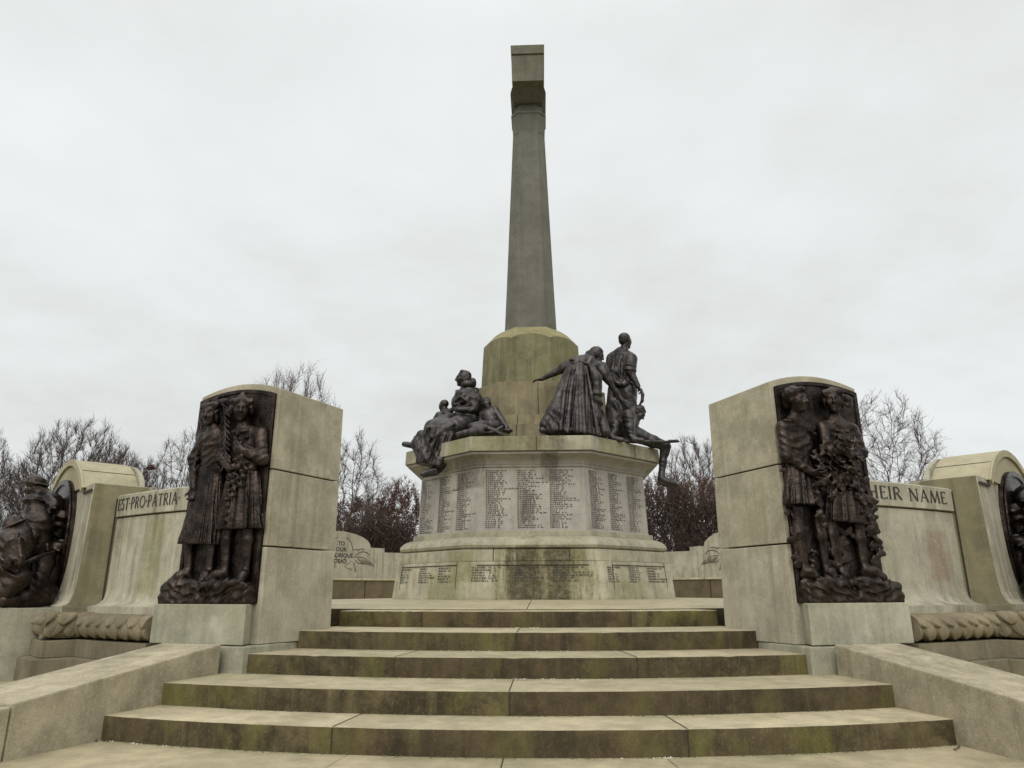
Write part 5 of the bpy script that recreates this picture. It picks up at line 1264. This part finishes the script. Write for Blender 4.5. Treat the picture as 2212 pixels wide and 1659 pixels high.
# ================================================================== soldiers' reliefs on the two front piers
K = crop(0, 1660, 3.3188)
def helmet(S, c, up, r=.14):
    c = nv(c); u = unit(up); a = unit(np.cross(u, nv((.3, 1, .1)))); f = np.cross(u, a)
    S.ell(c, (r, r, .014), (a, f, u), .006); S.ell(c+u*.012, (r*.74, r*.78, r*.62), (a, f, u), .012)
def make_soldiers(sd, label):
    XF = ((0, 0, 0), ((-sd*-1, 0, 0), (0, 1, 0), (0, 0, 1))) if sd > 0 else None
    XF = ((0, 0, 0), ((-1, 0, 0), (0, 1, 0), (0, 0, 1))) if sd > 0 else None
    mx = lambda v: Vector((v[0]*(-sd if sd > 0 else 1)*1.0, v[1], v[2])) if sd > 0 else Vector(v)
    Q = lambda d, t, z: Vector((sd*(.70711*d-.70711*t), CY-.70711*d-.70711*t, z))     # t positive towards the steps
    ped = MB(); ring = [Q(7.0, .85, 0), Q(8.45, .85, 0), Q(8.45, -.85, 0), Q(7.0, -.85, 0)]
    if sd > 0: ring = ring[::-1]
    ped.prism([v+UP*-.70 for v in ring], [v+UP*.04 for v in ring])
    tag(ped.build('relief_pedestal', M['block'], None, bevel=.008), 'pale stone block under the soldiers\' bronze at the left edge' if sd < 0 else 'pale stone block under the bronze at the far right edge', 'pedestal', 'pedestals of the pier reliefs')
    rel = empty('bronze_relief', label, 'relief', Q(7.6, 0, .04), 'soldier reliefs on the piers')
    def oval(k, d):
        pts = []
        for i in range(40):
            a = 2*pi*i/40; c_, s_ = cos(a), sin(a); pts.append(Q(d, .64*k*math.copysign(abs(c_)**.85, c_), .68+.74*k*math.copysign(abs(s_)**.9, s_)))
        return pts
    b = MB(); b.loft([oval(1, 7.44), oval(1, 7.505), oval(.94, 7.515)]); b.build('oval_plate', M['bronze'], rel, smooth=True, ang=40)
    b = MB(); o_, i_, o2, i2 = oval(1.0, 7.50), oval(.93, 7.50), oval(1.0, 7.53), oval(.93, 7.53)
    for i in range(40):
        j = (i+1) % 40; b.prism([o_[i], o_[j], i_[j], i_[i]], [o2[i], o2[j], i2[j], i2[i]])
    b.build('oval_rim', M['bronze'], rel, smooth=True, ang=40)
    mt = M['bronze']
    S = Sculpt(.012)                          # ground and the crowd of gear behind
    for x, y, Y, r in ((120, 1480, 7.25, .13), (300, 1520, 7.3, .12), (480, 1540, 7.4, .10), (560, 1480, 7.5, .09), (380, 1380, 7.4, .13), (520, 1330, 7.55, .12), (620, 1250, 7.62, .09), (640, 1100, 7.66, .10), (700, 950, 7.62, .06), (600, 980, 7.62, .10), (660, 760, 7.68, .11), (720, 600, 7.66, .07)):
        S.ell(K(x, y, Y), (r*1.2, r*.9, r), None, .05)
    S.ell(K(330, 1120, 7.5), (.13, .10, .16), None, .05); S.ell(K(250, 1240, 7.45), (.12, .1, .12), None, .05)
    S.chain([K(60, 1590, 7.1), K(560, 1590, 7.45)], [.07, .06], .03)
    S.box(K(525, 975, 7.45), (.055, .04, .05), ((1, .3, .2), (0, 1, 0), (-.2, 0, 1)), .012, .01)
    S.ripple(K(400, 1400, 7.3), .45, (.7, 0, .7), 45, .02, 1.2); S.ripple(K(650, 800, 7.6), .3, (.3, 0, 1), 60, .018, 1.2)
    for x, y in ((620, 1045), (690, 1000), (640, 985), (700, 700), (750, 610), (640, 500), (590, 520), (560, 1190)): S.ell(K(x, y, 7.56), (.035, .03, .022), None, .02)
    S.build('battle_ground', mt, rel, XF)
    S = Sculpt(.0105)
    P, Ax = head(S, K(425, 262, 7.78), (-.9, -.3, -.1), (.1, 0, 1), .215, K(490, 380, 7.82), nr=.22)
    S.chain([K(500, 370, 7.82), K(580, 470, 7.80), K(620, 640, 7.78)], [.11, .14, .13], .05); S.chain([K(560, 390, 7.72), K(640, 470, 7.62), K(560, 560, 7.55)], [.06, .052, .04], .03); S.ripple(K(600, 450, 7.62), .25, (.4, 0, 1), 75, .013, 1.)
    f1 = S.build('soldier', mt, rel, XF)
    S = Sculpt(.0095); helmet(S, K(420, 208, 7.78), (.16, 0, 1), .138); S.build('helmet', mt, f1, XF)
    S = Sculpt(.0105)
    P, Ax = head(S, K(400, 455, 7.5), (-.3, .9, -.1), (.1, 0, 1), .215, K(420, 560, 7.5), nr=.24)
    S.chain([K(425, 590, 7.5), K(430, 740, 7.48), K(420, 920, 7.45)], [.12, .155, .14], .05); S.chain([K(360, 640, 7.42), K(395, 800, 7.34), K(360, 1000, 7.26)], [.06, .055, .04], .03)
    hand(S, K(360, 990, 7.26), (-.2, 0, -1), (1, .3, 0), .15, .9, 1); S.chain([K(420, 900, 7.46), K(520, 1150, 7.5), K(460, 1400, 7.4)], [.13, .10, .08], .04)
    S.ripple(K(400, 720, 7.35), .25, (.2, 0, 1), 70, .015, .9); S.ripple(K(385, 880, 7.3), .12, (.2, 0, 1), 90, .012, .6)
    f1 = S.build('soldier', mt, rel, XF)
    S = Sculpt(.0095); helmet(S, K(388, 425, 7.5), (-.12, .12, 1), .120); S.build('helmet', mt, f1, XF)
    S = Sculpt(.0105)
    P, Ax = head(S, K(175, 720, 7.25), (.3, .85, -.3), (.1, .2, 1), .215, K(190, 800, 7.25), nr=.26)
    S.chain([K(200, 800, 7.25), K(140, 960, 7.18), K(100, 1150, 7.15)], [.13, .185, .165], .06); S.chain([K(280, 800, 7.22), K(300, 960, 7.18), K(240, 1150, 7.12)], [.075, .062, .045], .03); S.chain([K(90, 1170, 7.15), K(210, 1330, 7.15), K(80, 1480, 7.1)], [.15, .11, .09], .05)
    S.ripple(K(130, 1010, 7.0), .3, (.35, 0, 1), 60, .02, .9); S.ripple(K(60, 1230, 7.0), .25, (.6, 0, 1), 60, .02, .9)
    f1 = S.build('soldier', mt, rel, XF)
    S = Sculpt(.0105)
    S.box(K(175, 985, 7.02), (.085, .05, .10), ((1, .2, .3), (0, 1, 0), (-.3, 0, 1)), .02, .01); S.chain([K(215, 800, 7.08), K(170, 900, 6.99), K(110, 1080, 6.98)], [.018, .02, .02], .008); S.chain([K(40, 1060, 7.0), K(150, 1100, 6.97), K(260, 1100, 7.0)], .022, .008)
    S.box(K(235, 1115, 7.0), (.04, .03, .05), None, .012, .01); S.ell(K(100, 1150, 6.98), (.045, .035, .06), None, .01)
    S.build('webbing', mt, f1, XF)
    S = Sculpt(.0105); S.chain([K(230, 1180, 7.05), K(420, 1090, 7.2), K(640, 1010, 7.4)], [.028, .022, .014], .01); S.build('rifle', mt, rel, XF)
    S = Sculpt(.0095); helmet(S, K(160, 695, 7.22), (-.42, -.35, .9), .132); S.build('helmet', mt, f1, XF)
make_soldiers(-1, 'dark bronze relief of helmeted soldiers crowding out of an oval frame, at the left edge')
make_soldiers(1, 'dark oval bronze relief on the right pier, cut off by the right edge')
# ================================================================== bare winter trees beyond the terrace
def bark(name, a, b_):
    m, nt, N, L, B = nodes(name); P = N.new('ShaderNodeNewGeometry').outputs['Position']
    L.new(mix(N, L, noise(N, L, P, 3, 4), a, b_), B.inputs['Base Color']); B.inputs['Roughness'].default_value = .9; return m
M['bark'] = bark('bark', (.028, .023, .022), (.055, .045, .042))
M['twig'] = bark('twigs', (.062, .040, .036), (.105, .070, .060))
M['twig_red'] = bark('red_twigs', (.080, .038, .028), (.13, .062, .045))
M['leaf_red'] = bark('withered_leaves', (.045, .020, .016), (.10, .045, .032))
M['leaf_dark'] = bark('hedge_twigs', (.030, .019, .014), (.065, .038, .027))

class Twigs:
    def __init__(s): s.v = []; s.f = []
    def seg(s, pts, rs, n=3):
        base = len(s.v); up = None
        for i, p in enumerate(pts):
            t = (pts[min(i+1, len(pts)-1)]-pts[max(i-1, 0)]).normalized()
            u = Vector((0, 0, 1)) if abs(t.z) < .9 else Vector((1, 0, 0))
            a = t.cross(u).normalized(); b_ = a.cross(t)
            for k in range(n): s.v.append(p+(a*cos(2*pi*k/n)+b_*sin(2*pi*k/n))*rs[i])
        for i in range(len(pts)-1):
            for k in range(n):
                j = (k+1) % n; s.f.append((base+i*n+k, base+i*n+j, base+(i+1)*n+j, base+(i+1)*n+k))
    def spike(s, a, b_, r0, r1):
        t = (b_-a); u = t.orthogonal().normalized()*r0; w_ = t.cross(u).normalized()*r0; n = len(s.v); k = r1/r0
        s.v += [a+u, a-u*.5+w_*.87, a-u*.5-w_*.87, b_+u*k, b_-u*.5*k+w_*.87*k, b_-u*.5*k-w_*.87*k]
        s.f += [(n, n+1, n+4, n+3), (n+1, n+2, n+5, n+4), (n+2, n, n+3, n+5)]
    def quad(s, c, a, b_):
        n = len(s.v); s.v += [c-a-b_, c+a-b_, c+a+b_, c-a+b_]; s.f.append((n, n+1, n+2, n+3))
    def build(s, name, mat, par, org):
        me = bpy.data.meshes.new(name); me.from_pydata([tuple(v) for v in s.v], [], s.f); me.materials.append(mat)
        me.polygons.foreach_set('use_smooth', [True]*len(me.polygons)); return link(name, me, par)

from mathutils.kdtree import KDTree
def tree(label, px, Y, top, half, kind, seed, name='bare_tree', base=.30, cx=0.):
    """grow limbs towards points spread through the crown, then fine shoots at every tip"""
    R_ = random.Random(seed); g = at(px, (top+1150)/2, Y); x0, y0 = g.x, g.y
    H = at(px, top, Y).z+.86; Wd = half/1546*Y*1.03; D = H/35
    zc, rz = H*(.60 if kind == 'lime' else .57 if kind == 'open' else .50), H*(.36 if kind != 'copper' else .44)
    att = []
    NA = {'lime': 4300, 'open': 1700, 'copper': 2400}[kind]
    while len(att) < NA:
        v = Vector((R_.uniform(-1, 1), R_.uniform(-1, 1), R_.uniform(-1, 1)))
        l = v.length
        if l > 1 or R_.random() > .35+.65*l: continue
        lump = 1+.05*sin(v.x*4.1+seed)+.05*sin(v.z*5.3+seed*2)+.06*sin(v.y*7+v.x*6)
        if v.z < -.1: v.z *= .8
        att.append(Vector((v.x*Wd*.93*lump+cx*Wd, v.y*Wd*.85*lump, zc+v.z*rz*.96*lump)))
    P_ = [Vector((0, 0, 0))]; par = [-1]; q = Vector((0, 0, 0))
    while q.z < H*base*.8: q = q+Vector((R_.gauss(0, .05)*D, R_.gauss(0, .05)*D, D)); P_.append(q.copy()); par.append(len(P_)-2)
    alive = list(range(NA)); kill = D*1.6; nk = {}
    for it in range(70):
        kd = KDTree(len(P_))
        for i, p in enumerate(P_): kd.insert(p, i)
        kd.balance(); acc = {}; nxt = []
        for ai in alive:
            co, i, d = kd.find(att[ai])
            if d < kill: continue
            nxt.append(ai); acc[i] = acc.get(i, Vector((0, 0, 0)))+(att[ai]-co).normalized()
        alive = nxt
        if not acc: break
        n0 = len(P_)
        for i, v in acc.items():
            if v.length < 1e-4 or nk.get(i, 0) >= 3: continue
            nk[i] = nk.get(i, 0)+1
            prev = (P_[i]-P_[par[i]]).normalized() if par[i] >= 0 else Vector((0, 0, 1))
            d = (v.normalized()+prev*.55+Vector((R_.gauss(0, .16), R_.gauss(0, .16), R_.gauss(0, .12)+(.22 if kind == 'lime' else .08)))).normalized()
            P_.append(P_[i]+d*D); par.append(i)
        if len(P_) == n0 or len(P_) > 9000: break
    n = len(P_); kids_ = [[] for _ in range(n)]
    for i in range(1, n): kids_[par[i]].append(i)
    w_ = [0.]*n
    for i in range(n-1, -1, -1): w_[i] = max(1., sum(w_[c] for c in kids_[i])) if kids_[i] else 1.
    rad_ = lambda i: max(.014, .0095*w_[i]**.50*(H/12)**.5)*Y/45 if w_[i] < 60 else .0105*w_[i]**.47*H/12
    T = lambda p: Vector((x0+p.x, y0+p.y, -.86+p.z))
    rt = empty(name, label, 'tree', (x0, y0, -.86), 'bare trees beyond the terrace')
    tr, cr, lf = Twigs(), Twigs(), Twigs()
    lead = [max(k, key=lambda c: w_[c]) if k else -1 for k in kids_]
    for i in range(n):
        for c in kids_[i]:
            if i and c == lead[i] : continue
            chain = [i, c]
            while lead[chain[-1]] >= 0: chain.append(lead[chain[-1]])
            k = 0
            big = [j for j in chain if w_[j] >= 60]
            if len(big) >= 2: tr.seg([T(P_[j]) for j in big], [rad_(c if j == i else j) for j in big], 6); k = len(big)-1
            rest = chain[k:]
            if len(rest) >= 2: cr.seg([T(P_[j]) for j in rest], [rad_(rest[1] if m_ == 0 else j) for m_, j in enumerate(rest)], 3)
    k45 = Y/45
    for i in range(n):
        if w_[i] > 7 or i == 0: continue
        d0 = (P_[i]-P_[par[i]]).normalized()
        for _ in range((4 if kind != 'open' else 3) if w_[i] <= 2 else 1):
            out = Vector((P_[i].x/Wd, P_[i].y/Wd, (P_[i].z-zc)/rz))*.5
            d = (d0*.8+out*.7+Vector((R_.gauss(0, .5), R_.gauss(0, .5), R_.gauss(0, .35)+(.6 if kind == 'lime' else .1)))).normalized()
            L_ = D*R_.uniform(.9, 2.3)*(1 if kind != 'copper' else .8); a_ = P_[i]+d*L_*.5
            d2 = (d+Vector((R_.gauss(0, .2), R_.gauss(0, .2), R_.gauss(0, .15)+(.35 if kind == 'lime' else .08)))).normalized(); b_ = a_+d2*L_*.5
            cr.spike(T(P_[i]), T(a_), .0095*k45, .0075*k45); cr.spike(T(a_), T(b_), .0075*k45, .003*k45)
            for q in range(4 if kind != 'copper' else 5):
                f = R_.random(); s0 = P_[i].lerp(a_, f*2) if f < .5 else a_.lerp(b_, f*2-1)
                d3 = (d2*.8+Vector((R_.gauss(0, .5), R_.gauss(0, .5), R_.gauss(0, .35)+(.3 if kind == 'lime' else .1)))).normalized()
                cr.spike(T(s0), T(s0+d3*D*R_.uniform(.5, 1.3)), .006*k45, .003*k45)
            if kind == 'copper' and P_[i].z < H*.86:
                for q in range(5):
                    c_ = T(P_[i].lerp(b_, R_.random()))+Vector((R_.gauss(0, .09), R_.gauss(0, .09), R_.gauss(0, .09)))
                    v = Vector((R_.gauss(0, 1), R_.gauss(0, 1), R_.gauss(0, 1))).normalized(); lf.quad(c_, v*R_.uniform(.022, .045), v.orthogonal().normalized()*R_.uniform(.015, .03))
    tr.build('trunk', M['bark'], rt, None); cr.build('crown', M['twig_red'] if kind == 'copper' else M['twig'], rt, None)
    if lf.v: lf.build('withered_leaves', M['leaf_red'], rt, None)
    return rt, (x0, y0)
TREES = [
 ('dense round bare tree behind the left pier, tallest mass on the left', 160, 44, 908, 150, 'lime', 1),
 ('bare tree cut off by the left edge', -30, 40, 930, 60, 'lime', 2),
 ('small bare tree between left edge and round tree', 40, 52, 985, 70, 'lime', 3),
 ('bare tree filling the gap between round tree and nest tree', 250, 52, 958, 85, 'lime', 21),
 ('slender bare tree touching the left side of the left relief pillar', 455, 58, 960, 60, 'lime', 22),
 ('reddish bare tree holding a round nest', 318, 56, 985, 62, 'lime', 4),
 ('fine bare tree just left of the left relief pillar', 402, 50, 903, 80, 'open', 5),
 ('tall bare tree rising behind the top of the left relief pillar', 624, 48, 768, 105, 'lime', 6),
 ('bare tree with dark trunk close right of the left relief pillar', 760, 42, 915, 82, 'open', 7),
 ('reddish twiggy tree beside the left of the plinth', 868, 40, 1022, 62, 'copper', 8),
 ('low reddish tree behind the dark trunk right of the left pillar', 790, 50, 1050, 90, 'copper', 9),
 ('bare tree close left of the right relief pillar', 1512, 46, 930, 80, 'lime', 10),
 ('reddish twiggy tree just right of the hanging bronze boot', 1432, 40, 1000, 60, 'copper', 11),
 ('dark reddish twiggy tree touching the right relief pillar', 1516, 38, 1000, 74, 'copper', 12),
 ('open branching bare tree right of the right relief pillar', 1915, 36, 832, 140, 'open', 14),
 ('bare tree hidden mostly behind the right relief pillar', 1730, 52, 900, 90, 'open', 15),
]
for t in TREES: tree(*t)
# rook's nest in the reddish tree
S = Sculpt(.03); c = at(326, 1010, 50); R_ = random.Random(2)
for i in range(40):
    v = nv((R_.gauss(0, 1), R_.gauss(0, 1), R_.gauss(0, .8))); v = v/np.linalg.norm(v)*.24*R_.uniform(.5, 1); a = R_.uniform(0, 6.28)
    S.cap(nv(c)+v, nv(c)+v+nv((cos(a), sin(a), R_.uniform(-.3, .3)))*.3, .045, .02, .04)
tag(S.build('bird_nest', M['leaf_red'], None), 'round twig nest high in a reddish bare tree on the left', 'nest')
# evergreen hedge behind the parapet
def hedge(label, pxa, pxb, Y, top, seed):
    R_ = random.Random(seed); tw = Twigs(); st = Twigs(); a, b_ = at(pxa, 1279, Y), at(pxb, 1279, Y); zt = at((pxa+pxb)/2, top, Y).z
    rt = empty('hedge', label, 'hedge', ((a.x+b_.x)/2, Y, -.86), 'dark hedges behind the parapet')
    n = int(abs(b_.x-a.x)*900)
    for i in range(n):
        f = R_.random(); x = a.x+(b_.x-a.x)*f; hh = zt+.86+.35*sin(x*2.1+seed)+.25*sin(x*5.3)+R_.gauss(0, .12)
        z = -.86+hh*R_.random()**.6; y = Y+R_.gauss(0, .35)
        v = Vector((R_.gauss(0, 1), R_.gauss(0, 1), R_.gauss(0, 1))).normalized(); w_ = v.orthogonal().normalized(); tw.spike(Vector((x, y, z)), Vector((x, y, z))+Vector((R_.gauss(0, .25), R_.gauss(0, .2), R_.uniform(.1, .6))), .016, .006)
        if i % 3 == 0: tw.quad(Vector((x, y, z)), v*R_.uniform(.03, .06), w_*R_.uniform(.02, .05))
    for i in range(int(abs(b_.x-a.x)*5)):
        x = a.x+(b_.x-a.x)*R_.random(); p = Vector((x, Y+R_.gauss(0, .2), -.86)); q = p+Vector((R_.gauss(0, .2), R_.gauss(0, .2), (zt+.86)*R_.uniform(.6, 1.0))); st.seg([p, p.lerp(q, .5), q], [.03, .022, .01], 3)
    st.build('stems', M['bark'], rt, None); tw.build('twigs', M['leaf_dark'], rt, None)
hedge('low dark bare hedge behind the back wall, left of the plinth', 690, 905, 30, 1140, 3)
hedge('tall dark bare hedge behind the back wall, right of the plinth', 1385, 1580, 32, 1075, 8)
# a few dead leaves and crumbs of mortar on the steps
R_ = random.Random(9)

def crumb(b, p, r, R_):
    n = 6; ring = [(p[0]+r*R_.uniform(.6, 1.2)*cos(2*pi*i/n), p[1]+r*R_.uniform(.6, 1.2)*sin(2*pi*i/n), p[2]-.002) for i in range(n)]
    b.add(ring+[(p[0], p[1], p[2]+r*R_.uniform(.25, .6))], [(i, (i+1) % n, n) for i in range(n)])
b = MB(); mo_r = [(6.06, -.15, 18), (6.86, -.30, 18), (7.49, -.45, 17.6), (8.19, -.60, 18.5), (8.68, -.75, 18.5)]
for r1, z, half in mo_r:
    for i in range(520):
        a = R_.uniform(-half, half); k = .5+.5*sin(a*.9+z*20)+.35*sin(a*2.7+z*31)
        if R_.random() > k*.8: continue
        crumb(b, pol(r1+abs(R_.gauss(0, .010))+.004, a, z), R_.uniform(.006, .016), R_)
M['moss'] = bark('moss_clumps', (.06, .065, .02), (.14, .14, .06))
tag(b.build('moss', M['moss']), 'green moss growing along the foot of the step risers', 'moss', None, 'stuff')
def dead_leaf(label, r, a, z, size):
    t = R_.uniform(0, 6.28); x, y = pol(r, a); b = MB(); pts = []
    for i in range(9):
        f = i/8; w_ = size*.34*sin(pi*f)**.8; lift = size*.22*abs(f-.5)
        pts.append(((f-.5)*size, w_, lift))
    for i in range(7, 0, -1):
        f = i/8; w_ = -size*.34*sin(pi*f)**.8; pts.append(((f-.5)*size, w_, size*.22*abs(f-.5)))
    P3 = [(x+p[0]*cos(t)-p[1]*sin(t), y+p[0]*sin(t)+p[1]*cos(t), z+.003+p[2]) for p in pts]
    b.add(P3+[(p[0], p[1], p[2]+.003) for p in P3], [tuple(range(16)), tuple(range(31, 15, -1))]+[(i, (i+1) % 16, 16+(i+1) % 16, 16+i) for i in range(16)])
    tag(b.build('dead_leaf', M['leaf_red']), label, 'leaf', 'dead leaves on the steps')
for i in range(5): dead_leaf('small withered brown leaf lying in the corner under the left end of the lowest step', 8.70+.05*R_.random(), -19.0+i*.28, -.75, R_.uniform(.02, .032))
for i in range(4): dead_leaf('small withered brown leaf lying in the corner under the right end of the lowest step', 8.72+.10*R_.random(), 17.6+i*.33, -.75, R_.uniform(.018, .03))

b = MB()
for r1, z, c0, sp in ((6.06, -.15, .3, .6), (6.86, -.30, -1.2, 4.5), (7.49, -.45, .2, 3.5), (8.68, -.75, 5.9, .8), (8.68, -.75, -17, 1.2)):
    for i in range(70):
        a = c0+R_.gauss(0, sp)
        if sin(a*3.7+z*9) < .1: continue
        crumb(b, pol(r1+.006+abs(R_.gauss(0, .008)), a, z), R_.uniform(.006, .013), R_)
M['lime'] = bark('lime_mortar', (.38, .36, .28), (.52, .5, .42))
tag(b.build('mortar_crumbs', M['lime']), 'pale crumbs of old mortar along the foot of the risers', 'mortar', None, 'stuff')
